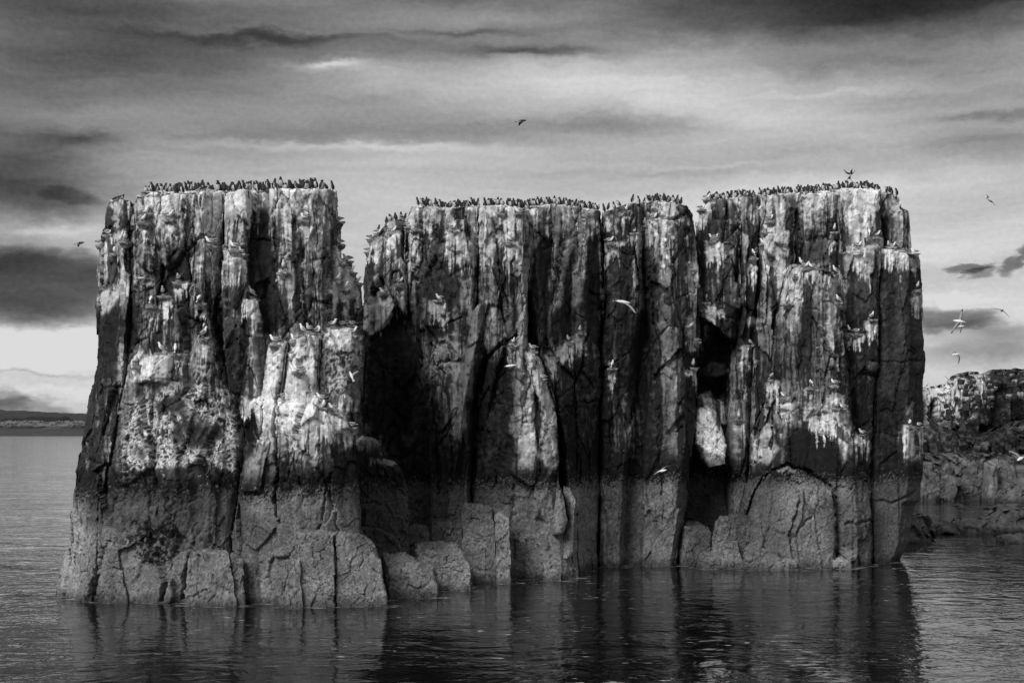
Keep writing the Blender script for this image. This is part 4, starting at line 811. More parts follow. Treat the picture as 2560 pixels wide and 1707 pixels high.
# how close the sea surface is to rock (foam washes round the foot)
fx_, fy_ = [], []
for v_, q_ in ROCKS + HULLS:
    k = np.abs(v_[:, 2]) < .10
    fx_.append(v_[k, 0]); fy_.append(v_[k, 1])
fx_ = np.concatenate(fx_); fy_ = np.concatenate(fy_)
H0 = np.zeros((400, 200)); gi = np.clip(((fx_ + 40) / .2).astype(int), 0, 399); gj = np.clip(((fy_ - 50) / .2).astype(int), 0, 199)
H0[gi, gj] = 1; D0 = H0.copy()
for k in range(1, 5):
    for a_ in (-1, 0, 1):
        for b_ in (-1, 0, 1): D0 = np.maximum(D0, np.roll(np.roll(H0, a_, 0), b_, 1) * (1 - k * .2))
    H0 = (D0 > 0).astype(float)
sx = np.clip(((SEA[0][:, 0] + 40) / .2), 0, 399).astype(int); sy = np.clip(((SEA[0][:, 1] - 50) / .2), 0, 199).astype(int)
at_ = sea.data.attributes.new('wash', 'FLOAT', 'POINT'); at_.data.foreach_set('value', D0[sx, sy].astype(np.float32))

# ------------------------------------------------------------------ rocky island behind on the right
def island_paint(PX, PY, z, Vv):
    n1 = eq(fbm(PX / 9., PY / 9., PX * 0, 5, 501, .62)); n2 = eq(fbm(PX / 3., PY / 14., PX * 0, 3, 503)); n3 = eq(fbm(PX / 34., PY / 30., PX * 0, 3, 507))
    v = .09 + .17 * n1 * n1 * 1.3
    gw = sst(1075, 1020, PY) * sst(2300, 2330, PX) * sst(2500, 2450, PX)
    v = v + gw * sst(.40, .62, n3 * .5 + n2 * .5) * .5
    lowm = sst(1130, 1165, PY + (n1 - .5) * 30)
    v = v * (1 - lowm) + lowm * (.22 + .14 * n1)
    v = v * (1 - .4 * sst(.9, 0., z))
    return np.clip((v ** 2.2) * 1.3, .006, .8)
IS = empty('rocky_island', ((2460 - CX) * 158 / F, 158, 0)); tag(IS, 'rocky island of jumbled dark blocks with white caps behind the right stack', 'island')
def isl(name, *a, **k):
    k.setdefault('painter', island_paint); k.setdefault('cast', False); k.setdefault('res', 2.2)
    return put(pillar(name, *a, **k), IS)
isl('cliff', [(930, 2300), (1400, 2270)], [(930, 2760), (1400, 2760)], [(2300, 1000), (2330, 985), (2345, 974), (2378, 972), (2392, 952), (2405, 944), (2440, 942), (2460, 948), (2478, 938), (2492, 930), (2520, 936), (2600, 934), (2760, 950)],
    [(0, 166), (.3, 163), (.6, 164), (1, 166)], thick=4, seed=3, amp=2.2, sc=1.15, topr=.6, dome=.5, blocky=1.5)
isl('cliff', [(1050, 2290), (1400, 2280)], [(1050, 2420), (1400, 2440)], [(2290, 1085), (2330, 1075), (2390, 1060), (2420, 1090)], [(0, 158), (1, 157)], thick=4, seed=2, amp=2.2, sc=1.2, topr=.8, blocky=1.5)
isl('cliff', [(1080, 2440), (1400, 2430)], [(1080, 2760), (1400, 2760)], [(2440, 1110), (2500, 1075), (2560, 1060), (2760, 1050)], [(0, 158), (.3, 156), (1, 157)], thick=4, seed=4, amp=2.2, sc=1.2, topr=.8, blocky=1.5)
isl('rock_shelf', [(1110, 2270), (1400, 2270)], [(1110, 2760), (1400, 2760)], [(2270, 1110), (2310, 1135), (2360, 1150), (2400, 1142), (2470, 1140), (2530, 1150), (2600, 1150), (2760, 1160)], [(0, 150.5), (.4, 151), (1, 150)], thick=7, seed=1, amp=1.9, sc=1.2, topr=.8, blocky=1.5)
isl('rock_shelf', [(1160, 2275), (1400, 2270)], [(1160, 2400), (1400, 2405)], [(2275, 1180), (2310, 1165), (2350, 1182), (2400, 1195)], [(0, 149.5), (1, 149.5)], thick=3, seed=2, amp=1.6, sc=1.0, topr=.6, blocky=1.5)
isl('rock_slab', [(1155, 2481), (1275, 2468)], [(1155, 2496), (1275, 2498)], [(2481, 1165), (2496, 1160)], [(0, 147.5), (1, 147.8)], thick=2.5, seed=3, amp=.5, brightness=1.7)
isl('rock_shelf', [(1200, 2496), (1400, 2490)], [(1200, 2760), (1400, 2760)], [(2496, 1240), (2540, 1215), (2600, 1200), (2760, 1190)], [(0, 147), (1, 146)], thick=4, seed=0, amp=1.7, sc=1.0, topr=.7, blocky=1.5)
rnd = random.Random(5)
def small_block_mesh(seed, sx, sy, sz):
    r = random.Random(seed)
    import bmesh
    bm = bmesh.new(); bmesh.ops.create_cube(bm, size=1)
    bmesh.ops.subdivide_edges(bm, edges=bm.edges[:], cuts=2, use_grid_fill=True)
    for v in bm.verts:
        c = v.co; k = .5 / max(.28, c.length) ; c.xyz = (c * (.8 + .2 * k * 1.1))
        c.x *= sx; c.y *= sy; c.z *= sz
        c += Vector((r.uniform(-.14, .14) * sx, r.uniform(-.14, .14) * sy, r.uniform(-.14, .14) * sz))
    me = bpy.data.meshes.new('island_block'); bm.to_mesh(me); bm.free()
    a = me.attributes.new('albedo', 'FLOAT', 'POINT')
    vals = []
    lim = r.uniform(-.1, .2)
    for v in me.vertices:
        g = sst(lim, lim + .25, v.co.z / sz + r.uniform(-.2, .2)); vals.append(float(.03 + g * .38 * (seed % 3 != 0) * r.uniform(.35, 1)))
    a.data.foreach_set('value', vals); me.materials.append(M_ROCK); return me
blk = [small_block_mesh(i, 1, .9, 1.05) for i in range(8)]
def island_top(px): return np.interp(px, [2300, 2330, 2345, 2378, 2392, 2405, 2440, 2460, 2478, 2492, 2520, 2600], [1000, 985, 974, 972, 952, 944, 942, 948, 938, 930, 936, 934])
k_ = 0
for row in range(8):
    for c in range(12):
        px = 2350 + c * 18 + rnd.uniform(-7, 7) + (row % 2) * 9; py = island_top(px) + 6 + row * 17 + rnd.uniform(-4, 4)
        if py > 1062 or px > 2560 or (px < 2385 and py < 1000): continue
        if px > 2470 and row > 3: continue
        if rnd.random() < .25: continue
        D_ = 160.5 - row * .35
        o = bpy.data.objects.new('rock_block', blk[k_ % 8]); k_ += 1; COL.objects.link(o)
        s_ = rnd.uniform(.25, .62); o.scale = (s_, s_, s_ * rnd.uniform(.8, 1.2)); o.rotation_euler = (rnd.uniform(-.2, .2), rnd.uniform(-.25, .25), rnd.uniform(0, 6))
        o.location = P(px, py, D_); put(o, IS)

# low rocks in the water to the right
def lowrock_paint(PX, PY, z, Vv):
    n1 = eq(fbm(PX / 8., PY / 8., PX * 0, 5, 601, .62)); v = .20 + .15 * n1; v = v * (1 - .45 * sst(.5, 0., z)); return np.clip(v ** 2.2 * 1.3, .006, .8)
def lowrock(L, Rr, top, D, label, seed, **k):
    o = pillar('low_rock', L, Rr, top, D, painter=lowrock_paint, cast=False, mat=M_WET, seed=seed, amp=k.pop('amp', 1.1), topr=k.pop('topr', 1.2), edge=.6, thick=min(1.6, k.pop('thick', 1.6)), dome=.0, deep=-.5, blocky=1.3, sc=.8, **k)
    tag(o, label, 'rock', 'low rocks in the channel'); return o
lowrock([(1280, 2255), (1380, 2250)], [(1280, 2310), (1380, 2322)], [(2255, 1296), (2285, 1286), (2310, 1295)], [(0, 94), (1, 94)], 'rounded brown rock close against the right stack', 1)
lowrock([(1280, 2310), (1380, 2305)], [(1285, 2330), (1300, 2342), (1380, 2348)], [(2310, 1295), (2328, 1290), (2336, 1298)], [(0, 96.5), (1, 97)], 'smaller rounded rock right of the one against the stack', 2)
lowrock([(1330, 2240), (1400, 2235)], [(1330, 2340), (1400, 2352)], [(2240, 1345), (2290, 1334), (2340, 1342)], [(0, 92), (1, 93)], 'low wet ledge in front of the two rounded rocks', 3, topr=.6)
lowrock([(1300, 2350), (1380, 2344)], [(1300, 2410), (1380, 2412)], [(2350, 1318), (2375, 1310), (2410, 1312)], [(0, 100), (1, 100)], 'left end rock of the long low reef', 4)
lowrock([(1290, 2400), (1380, 2400)], [(1290, 2510), (1380, 2512)], [(2400, 1312), (2440, 1300), (2510, 1306)], [(0, 101), (1, 101)], 'long flat rock in the middle of the low reef', 0)
lowrock([(1260, 2500), (1330, 2480), (1380, 2476)], [(1260, 2760), (1380, 2760)], [(2500, 1300), (2530, 1280), (2570, 1272), (2760, 1270)], [(0, 102), (1, 100)], 'large rounded rock at the right end of the reef', 1, thick=5)
lowrock([(1340, 2524), (1380, 2520)], [(1340, 2760), (1380, 2760)], [(2524, 1345), (2560, 1340), (2760, 1342)], [(0, 92), (1, 92)], 'dark low rock awash at the right edge', 2, topr=.4)
lowrock([(1255, 2392), (1300, 2388)], [(1255, 2432), (1300, 2434)], [(2392, 1268), (2412, 1262), (2432, 1270)], [(0, 138), (1, 138)], 'small rock awash in the channel', 3, topr=.5)
lowrock([(1260, 2440), (1300, 2440)], [(1260, 2560), (1300, 2560)], [(2440, 1272), (2500, 1266), (2560, 1262)], [(0, 134), (1, 134)], 'line of weedy rock awash below the island', 4, topr=.5)

# ------------------------------------------------------------------ far coast, hills, town, turbine
def ridge(name, pts, D, depth, mat, base=-2, seed=0, kind='structure', rough=6.):
    xs = np.linspace(pts[0][0], pts[-1][0], 260); ys = np.interp(xs, [p[0] for p in pts], [p[1] for p in pts])
    ys = ys + (fbm(xs / rough, xs * 0, xs * 0 + seed, 4, 700 + seed) - .5) * 4
    X = (xs - CX) * D / F; H = HC + (HY - ys) * D / F
    K = 14; rr = np.linspace(0, 1, K)
    V = []
    for r in rr:
        hh = base + (H - base) * (np.sin(r * math.pi / 2) if r < 1 else 1)
        V.append(np.stack([X * (1 + 0 * r), np.full(X.shape, D) - depth * (1 - r) + 0 * X, hh], -1))
    V = np.array(V).reshape(-1, 3); ii = np.arange(len(V)).reshape(K, len(xs))
    q = np.stack([ii[:-1, :-1].ravel(), ii[:-1, 1:].ravel(), ii[1:, 1:].ravel(), ii[1:, :-1].ravel()], 1)
    o = np_mesh(name, V, q, mat); tag(o, kind=kind); return o
M_HILL = flat_mat('far_hill', .036, .9, .35, .004); M_WOOD = flat_mat('far_wood', .017, .9, .4, .02); M_SHORE = flat_mat('far_shore', .062, .9, .6, .02); M_TOWN = flat_mat('far_town', .13, .9, .5, .05)
ridge('hills', [(-400, 1010), (-60, 1016), (0, 1023), (10, 1026), (60, 1027), (130, 1031), (200, 1033), (330, 1038), (500, 1046), (760, 1070), (900, 1083)], 6000, 700, M_HILL, seed=1)
ridge('wooded_slope', [(-400, 1052), (0, 1050), (20, 1045), (64, 1045), (75, 1042), (130, 1041), (145, 1043), (165, 1040), (185, 1049), (300, 1052), (500, 1058), (760, 1078)], 5200, 150, M_WOOD, seed=2, rough=3.)
ridge('shore', [(-400, 1056), (0, 1056), (200, 1052), (330, 1056), (700, 1074), (900, 1081)], 5000, 250, M_SHORE, seed=3)
ridge('low_point', [(-400, 1072), (0, 1071), (120, 1072), (205, 1071), (500, 1079), (700, 1082)], 4600, 150, flat_mat('far_weed', .05, .9, .5, .03), seed=4)
ridge('hills', [(1500, 1075), (1900, 1020), (2200, 985), (2318, 976), (2400, 975), (2600, 985), (3000, 1010), (3400, 1070)], 10000, 900, flat_mat('far_hill_right', .07, .9, .3, .004), seed=5)
tv, tf = [], []
rt = random.Random(8)
for i in range(260):
    px = rt.uniform(-150, 330); py = rt.uniform(1054, 1067); D_ = 4880 - (py - 1054) * 12 + 30
    c = P(px, py, D_); wd, hh, dp = rt.choice([4, 8, 16, 30]) * rt.uniform(.6, 1.2), rt.uniform(1.2, 3.2), 6
    b0 = len(tv)
    for sx, sy, sz in ((-1, -1, 0), (1, -1, 0), (1, 1, 0), (-1, 1, 0), (-1, -1, 1), (1, -1, 1), (1, 1, 1), (-1, 1, 1)): tv.append((c.x + sx * wd / 2, c.y + sy * dp - 60, c.z + sz * hh))
    tv.append((c.x - wd / 2, c.y - 60, c.z + hh * 1.7)); tv.append((c.x + wd / 2, c.y - 60, c.z + hh * 1.7))
    for f_ in ((0, 1, 5, 4), (1, 2, 6, 5), (2, 3, 7, 6), (3, 0, 4, 7), (4, 5, 9, 8), (6, 7, 8, 9), (5, 6, 9), (7, 4, 8)): tf.append(tuple(b0 + j for j in f_))
town = mesh_obj('town', tv, tf, M_TOWN, smooth=False); tag(town, 'pale specks of houses of a small town along the far shore', 'town', kind='stuff')

def cyl(p0, p1, r0, r1, n=8):
    p0, p1 = Vector(p0), Vector(p1); d = (p1 - p0).normalized(); a = d.orthogonal().normalized(); b = d.cross(a)
    v = []; f = []
    for p, r in ((p0, r0), (p1, r1)):
        for i in range(n):
            t = 2 * math.pi * i / n; v.append(p + (a * math.cos(t) + b * math.sin(t)) * r)
    for i in range(n): f.append((i, (i + 1) % n, n + (i + 1) % n, n + i))
    f.append(tuple(range(n))[::-1]); f.append(tuple(range(n, 2 * n))); return v, f
TD = 9800.
hub = P(2371.5, 949, TD); T = empty('wind_turbine', (hub.x, hub.y, hub.z - 95)); tag(T, 'faint three bladed wind turbine on the far hill beside the island', 'wind turbine')
v, f = cyl((0, 0, 0), (0, 0, 95), 3.6, 2.6); mesh_obj('tower', v, f, M_TURB, T)
v, f = cyl((0, -6, 95), (0, 5, 95), 2.4, 2.4); mesh_obj('nacelle', v, f, M_TURB, T)
v, f = cyl((0, -8, 95), (0, -6, 95), 1.0, 2.4); hb = mesh_obj('hub', v, f, M_TURB, T)
for a in (52, 142 + 10, -88):
    pass
for a in (40, 140, 268):
    d = Vector((math.cos(R(a)), 0, math.sin(R(a)))); n_ = Vector((-d.z, 0, d.x))
    pts = [(0, 1.0), (.15, 2.2), (.5, 1.6), (1, .4)]
    vv = []; ff = []
    for u, wd in pts:
        c = Vector((0, -7, 95)) + d * (38 * u + 1)
        vv += [c - n_ * wd, c + Vector((0, -.6, 0)), c + n_ * wd, c + Vector((0, .6, 0))]
    for i in range(3):
        for j in range(4): ff.append((i * 4 + j, i * 4 + (j + 1) % 4, (i + 1) * 4 + (j + 1) % 4, (i + 1) * 4 + j))
    mesh_obj('blade', vv, ff, M_TURB, T)

# ------------------------------------------------------------------ birds
def tube(sp, rad, n=9, mid=Vector((0, 1, 0))):
    sp = [Vector(p) for p in sp]; V_, F_ = [], []
    for i, p in enumerate(sp):
        tg = (sp[min(i + 1, len(sp) - 1)] - sp[max(i - 1, 0)]).normalized()
        sd_ = mid.copy(); up = tg.cross(sd_).normalized(); rw, rh = rad[i]
        for j in range(n):
            t = 2 * math.pi * j / n; V_.append(p + sd_ * (math.cos(t) * rw) + up * (math.sin(t) * rh))
    for i in range(len(sp) - 1):
        for j in range(n): F_.append((i * n + j, i * n + (j + 1) % n, (i + 1) * n + (j + 1) % n, (i + 1) * n + j))
    F_.append(tuple(range(n))[::-1]); F_.append(tuple(range((len(sp) - 1) * n, len(sp) * n)))
    return V_, F_
def norm_of(V_, f):
    a, b, c = V_[f[0]], V_[f[1]], V_[f[2]]; return (b - a).cross(c - a).normalized()
def bird_proto(name, parts):
    root = bpy.data.objects.new(name, None); ch = []
    for nm, (V_, F_), mats, fm in parts:
        c = [sum((V_[i] for i in f), Vector()) / len(f) for f in F_]
        idx = [fm(c[k], norm_of(V_, F_[k])) for k in range(len(F_))] if fm else None
        o = mesh_obj(nm, V_, F_, None, root, True, mats, idx, link=False); ch.append(o)
    return root, ch
def place(proto, loc, rz, sc, label, cat, group, tilt=0):
    r = proto[0].copy(); COL.objects.link(r); r.location = loc; r.rotation_euler = (0, tilt, rz); r.scale = (sc, sc, sc); tag(r, label, cat, group)
    for c in proto[1]:
        k = c.copy(); COL.objects.link(k); k.parent = r
    return r
def wing_folded(y, pts, mat_r=.012):
    return tube([(x, y + oy, z) for x, oy, z in pts], [(.004, .008), (.014, .042), (.014, .038), (.008, .018), (.003, .004)], 6)
def guillemot(kind):
    if kind == 'upright': sp = [(-.10, 0, .05), (-.075, 0, .085), (-.045, 0, .15), (-.02, 0, .22), (-.005, 0, .29), (0, 0, .345), (.012, 0, .385), (.045, 0, .395), (.06, 0, .392)]
    elif kind == 'stretched': sp = [(-.09, 0, .05), (-.07, 0, .085), (-.04, 0, .15), (-.01, 0, .22), (.005, 0, .30), (.012, 0, .37), (.02, 0, .42), (.048, 0, .435), (.064, 0, .438)]
    elif kind == 'hunched': sp = [(-.13, 0, .06), (-.10, 0, .085), (-.05, 0, .13), (0, 0, .18), (.03, 0, .235), (.045, 0, .27), (.06, 0, .295), (.09, 0, .30), (.105, 0, .298)]
    elif kind == 'preening': sp = [(-.10, 0, .05), (-.075, 0, .085), (-.045, 0, .15), (-.01, 0, .22), (.015, 0, .28), (.01, 0, .325), (-.015, 0, .345), (-.045, 0, .325), (-.055, 0, .31)]
    else: sp = [(-.16, 0, .10), (-.12, 0, .105), (-.05, 0, .12), (.02, 0, .14), (.07, 0, .17), (.10, 0, .20), (.12, 0, .225), (.15, 0, .228), (.165, 0, .224)]
    rad = [(.016, .014), (.058, .054), (.094, .088), (.098, .092), (.078, .072), (.050, .048), (.044, .044), (.034, .034), (.013, .013)]
    if kind == 'lying': bf = lambda c, n: 1 if (n.z < -.15 and c.x < .12 and c.x > -.1) or (c.z < .10) else 0
    else: bf = lambda c, n: 1 if (n.x > .12 and c.z < .29 and c.z > .06) else 0
    e0, e1 = Vector(sp[-1]), Vector(sp[-1]) - Vector(sp[-3]); e1 = e1.normalized()
    bill = cyl(e0 - e1 * .01, e0 + e1 * .06, .010, .002, 5)
    if kind == 'lying': wp = [(.07, 0, .18), (.03, 0, .16), (-.06, 0, .14), (-.13, 0, .12), (-.18, 0, .105)]
    else: wp = [(sp[4][0], 0, sp[4][2] - .01), (sp[3][0] - .005, 0, sp[3][2]), (sp[2][0] - .01, 0, sp[2][2]), (sp[1][0] - .01, 0, sp[1][2] + .01), (sp[0][0] - .01, 0, sp[0][2] + .01)]
    parts = [('body', tube(sp, rad), [M_DARK, M_BELLY], bf), ('bill', bill, [M_BILL], None)]
    for s_ in (-1, 1):
        parts.append(('wing', wing_folded(s_ * .088, [(p[0], -s_ * (0 if i < 3 else .02 * (i - 2)), p[2]) for i, p in enumerate(wp)]), [M_DARK], None))
    for s_ in (-1, 1):
        fx = sp[2][0] + .0; parts.append(('foot', cyl((fx, s_ * .03, -.02), (fx + .01, s_ * .03, max(.06, sp[2][2] - .05)), .009, .008, 5), [M_FOOT], None))
    return bird_proto('guillemot', parts)
GK = ['upright', 'stretched', 'hunched', 'preening', 'lying']
GP = {k: guillemot(k) for k in GK}
# guillemot with open wings
def open_wing(pts, chord, th=.008):
    """pts: leading-edge points root->tip; chord: vectors for each"""
    V_, F_ = [], []
    for i, (p, c) in enumerate(zip(pts, chord)):
        p = Vector(p); c = Vector(c)
        d = (Vector(pts[min(i + 1, len(pts) - 1)]) - Vector(pts[max(0, i - 1)])).normalized(); nrm = d.cross(c).normalized()
        t_ = th * (1 - .7 * i / (len(pts) - 1))
        V_ += [p, p + c * .35 + nrm * t_, p + c, p + c * .35 - nrm * t_ * .6]
    for i in range(len(pts) - 1):
        for j in range(4): F_.append((i * 4 + j, i * 4 + (j + 1) % 4, (i + 1) * 4 + (j + 1) % 4, (i + 1) * 4 + j))
    F_.append((0, 1, 2, 3)); k = (len(pts) - 1) * 4; F_.append((k + 3, k + 2, k + 1, k)); return V_, F_
def kitti(kind):
    if kind == 'sitting': sp = [(-.15, 0, .085), (-.11, 0, .085), (-.04, 0, .085), (.04, 0, .095), (.085, 0, .13), (.10, 0, .17), (.115, 0, .20), (.14, 0, .205), (.155, 0, .20)]
    elif kind == 'standing': sp = [(-.13, 0, .08), (-.10, 0, .10), (-.05, 0, .145), (.005, 0, .19), (.035, 0, .235), (.045, 0, .275), (.055, 0, .31), (.08, 0, .32), (.095, 0, .315)]
    else: sp = [(-.14, 0, .08), (-.10, 0, .085), (-.03, 0, .10), (.045, 0, .12), (.075, 0, .165), (.06, 0, .20), (.03, 0, .215), (0, 0, .20), (-.01, 0, .19)]
    rad = [(.015, .012), (.036, .032), (.062, .058), (.068, .064), (.048, .046), (.036, .036), (.034, .034), (.026, .026), (.010, .010)]
    e0 = Vector(sp[-1]); e1 = (e0 - Vector(sp[-3])).normalized()
    parts = [('body', tube(sp, rad), [M_WHITE], None), ('bill', cyl(e0 - e1 * .01, e0 + e1 * .035, .009, .002, 5), [M_YBILL], None)]
    a, b, t = Vector(sp[4]), Vector(sp[2]), Vector(sp[0]); dr = (t - b).normalized()
    up = Vector((0, 0, .022))
    for s_ in (-1, 1):
        pts = [a * .6 + b * .4 + up, (a * .3 + b * .7) + up * 1.2, b * .6 + t * .4 + up * 1.3, t + up * 1.2, t + dr * .05 + up]
        pts = [Vector((p.x, s_ * y_, p.z)) for p, y_ in zip(pts, (.05, .058, .05, .028, .018))]
        parts.append(('wing', tube(pts, [(.006, .01), (.018, .045), (.018, .045), (.012, .026), (.004, .006)], 6), [M_GREY, M_BLACK], (lambda tt: (lambda c, n: 1 if c.x < tt.x + .005 else 0))(t)))
    tl = tube([t + Vector((.03, 0, .0)), t + dr * .05, t + dr * .09], [(.02, .008), (.028, .006), (.03, .004)], 6)
    parts.append(('tail', tl, [M_WHITE], None))
    for s_ in (-1, 1): parts.append(('leg', cyl((b.x + .03, s_ * .025, -.02), (b.x + .03, s_ * .025, b.z - .02), .006, .007, 5), [M_FOOT], None))
    return bird_proto('kittiwake', parts)
KP = {k: kitti(k) for k in ('sitting', 'standing', 'tucked')}

# ray-cast helper over all rock meshes
Vs, Qs, off_ = [], [], 0
for v_, q_ in ROCKS:
    Vs.append(v_); Qs.append(q_ + off_); off_ += len(v_)
bvh = BVHTree.FromPolygons(np.concatenate(Vs).tolist(), np.concatenate(Qs).tolist())
camv = Vector((0, 0, HC))
def hit_cam(px, py):
    d = (P(px, py, 100) - camv).normalized(); h = bvh.ray_cast(camv, d, 400); return h[0]
def ground(x, y, ztop=25.):
    h = bvh.ray_cast(Vector((x, y, ztop)), Vector((0, 0, -1)), 60); return h[0]

rg = random.Random(11)
STK = {'left': 'left stack', 'mid': 'middle stack', 'right': 'right stack'}
POSE = {'upright': 'upright', 'stretched': 'stretching', 'hunched': 'leaning', 'preening': 'preening', 'lying': 'crouched'}
used_xy = []; used_lb = set()
def guill(px, row, zone, stackname, kind=None, face=None):
    """stand a guillemot on the rock top under picture column px, row = metres behind the brink"""
    # find brink depth: march camera rays down from above until rock is hit
    hh = None
    for py in range(440, 640, 4):
        hh = hit_cam(px, py)
        if hh: break
    if not hh: return
    Y = hh.y + .12 + row; X = (px - CX) * Y / F
    g = ground(X, Y)
    if g is None: return
    for (a, b) in used_xy:
        if abs(a - X) < .09 and abs(b - Y) < .18: return
    used_xy.append((X, Y))
    for tries in range(60):
        kd = kind or rg.choices(GK, [5, 3, 3, 2, .5])[0]
        fc = face or rg.choice(['left', 'right', 'away', 'front', 'left', 'right'])
        ft = {'right': 'facing right', 'left': 'facing left', 'away': 'seen from behind', 'front': 'belly outward'}[fc]
        rowt = 'at the brink' if row < .35 else ('second row' if row < .9 else 'back row')
        lb = 'guillemot %s, %s, %s, %s' % (POSE[kd], ft, rowt, zone)
        if lb not in used_lb: break
    used_lb.add(lb)
    rz = {'right': 0, 'left': math.pi, 'away': math.pi / 2, 'front': -math.pi / 2}[fc] + rg.uniform(-.6, .6)
    place(GP[kd], g + Vector((0, 0, .005)), rz, rg.uniform(.86, 1.02), lb, 'guillemot', 'guillemots on top of the %s' % stackname)
def crowd(x0, x1, n, rows_, zone, st_):
    for i in range(n):
        px = x0 + (x1 - x0) * (i + .5) / n + rg.uniform(-4, 4)
        guill(px, rg.choice(rows_) + rg.uniform(0, .2), zone, STK[st_])
crowd(362, 420, 9, [.0, .3, .7], 'left end of left stack top', 'left')
crowd(420, 520, 19, [.0, .4, .9], 'left of centre of left stack top', 'left')
crowd(520, 620, 17, [.0, .4, .9], 'middle of left stack top', 'left')
crowd(620, 720, 18, [.0, .4, .9], 'right of centre of left stack top', 'left')
crowd(720, 812, 14, [.0, .4, .9], 'near right end of left stack top', 'left')
guill(830, .1, 'right end of left stack top', STK['left'], 'stretched', 'left'); guill(290, .1, 'left bird on low shoulder of left stack', STK['left'], 'lying', 'right'); guill(304, .1, 'right bird on low shoulder of left stack', STK['left'], 'lying', 'right')
crowd(944, 1020, 10, [.0, .4, .9], 'low left step of middle stack', 'mid')
crowd(1042, 1180, 20, [.0, .3, .7, 1.1], 'left end of middle stack top', 'mid')
crowd(1190, 1262, 9, [.0, .3, .7], 'left of centre of middle stack top', 'mid')
crowd(1272, 1400, 33, [.0, .4, .9, 1.3], 'middle of middle stack top', 'mid')
crowd(1400, 1500, 20, [.0, .4, .9, 1.3], 'right of centre of middle stack top', 'mid')
crowd(1505, 1550, 6, [.1, .6], 'beside the notch of middle stack top', 'mid')
crowd(1575, 1600, 2, [.2], 'right of the notch of middle stack top', 'mid')
crowd(1610, 1705, 16, [.0, .4, .9], 'right end of middle stack top', 'mid')
crowd(1770, 1850, 15, [.2, .7, 1.2], 'left end of right stack top', 'right')
crowd(1850, 1945, 34, [.0, .4, .9, 1.3], 'left of centre of right stack top', 'right')
crowd(1950, 2060, 34, [.0, .4, .9, 1.3], 'middle of right stack top', 'right')
crowd(2060, 2200, 46, [.0, .4, .9, 1.3], 'right of centre of right stack top', 'right')
crowd(2210, 2245, 6, [.1, .5], 'small tower of right stack', 'right')

# beyond three hundred birds the back rows are one crowd
cv_, cf_, cm_ = [], [], []
def back_bird(px, row):
    hh = None
    for py in range(440, 640, 4):
        hh = hit_cam(px, py)
        if hh: break
    if not hh: return
    Y = hh.y + row; X = (px - CX) * Y / F; g = ground(X, Y)
    if g is None: return
    pr = GP[rg.choices(GK[:4], [5, 3, 3, 2])[0]]; M = Matrix.Translation(g) @ Matrix.Rotation(rg.uniform(0, 6.28), 4, 'Z') @ Matrix.Scale(rg.uniform(.86, 1.0), 4)
    for c in pr[1]:
        if c.name.startswith('foot'): continue
        b = len(cv_); me = c.data
        cv_.extend([M @ v.co for v in me.vertices])
        for p_ in me.polygons:
            cf_.append(tuple(b + i for i in p_.vertices)); cm_.append(1 if me.materials[p_.material_index] == M_BELLY else 0)
for x0, x1, n in ((372, 815, 46), (1050, 1490, 42), (1615, 1700, 10), (1780, 2200, 62)):
    for i in range(n): back_bird(x0 + (x1 - x0) * (i + rg.random()) / n, rg.uniform(.55, 1.9))
tag(mesh_obj('guillemot_crowd', cv_, cf_, None, None, True, [M_DARK, M_BELLY], cm_), 'dense back rows of guillemots behind the birds at the brink', 'guillemots', kind='stuff')

# nests
def nest_mesh(seed):
    r = random.Random(seed); V_, F_ = [], []
    n, m = 14, 7
    for i in range(m):
        u = i / (m - 1); ph = u * math.pi
        rr_ = .125 * math.sin(ph * .52 + .1) * (1.0 if u < .75 else 1 - (u - .75) * 2.4); z = -.15 + .19 * u if u < .8 else .0 - (u - .8) * .1
        for j in range(n):
            a = 2 * math.pi * j / n; k = rr_ * (1 + r.uniform(-.16, .16)); V_.append(Vector((math.cos(a) * k * 1.15, math.sin(a) * k, z + r.uniform(-.015, .015))))
    for i in range(m - 1):
        for j in range(n): F_.append((i * n + j, i * n + (j + 1) % n, (i + 1) * n + (j + 1) % n, (i + 1) * n + j))
    F_.append(tuple(range(n))[::-1]); F_.append(tuple(range((m - 1) * n, m * n)))
    b = len(V_)
    for k in range(150):     # straws hanging and sticking out
        a = r.uniform(0, 6.28); z = r.uniform(-.16, .05); q = .12 + .02 * (z + .1)
        p = Vector((math.cos(a) * q * 1.15, math.sin(a) * q, z)); out = Vector((math.cos(a + r.uniform(-.9, .9)), math.sin(a + r.uniform(-.9, .9)), r.uniform(-1.8, .4))).normalized() * r.uniform(.04, .13)
        sd_ = Vector((r.uniform(-1, 1), r.uniform(-1, 1), r.uniform(-1, 1))).normalized() * .006
        V_ += [p - sd_, p + sd_, p + out]; F_.append((b, b + 1, b + 2)); b += 3
    me = bpy.data.meshes.new('nest'); me.from_pydata([tuple(v) for v in V_], [], F_); me.materials.append(M_NEST); me.update(); return me
NM = [nest_mesh(i) for i in range(6)]
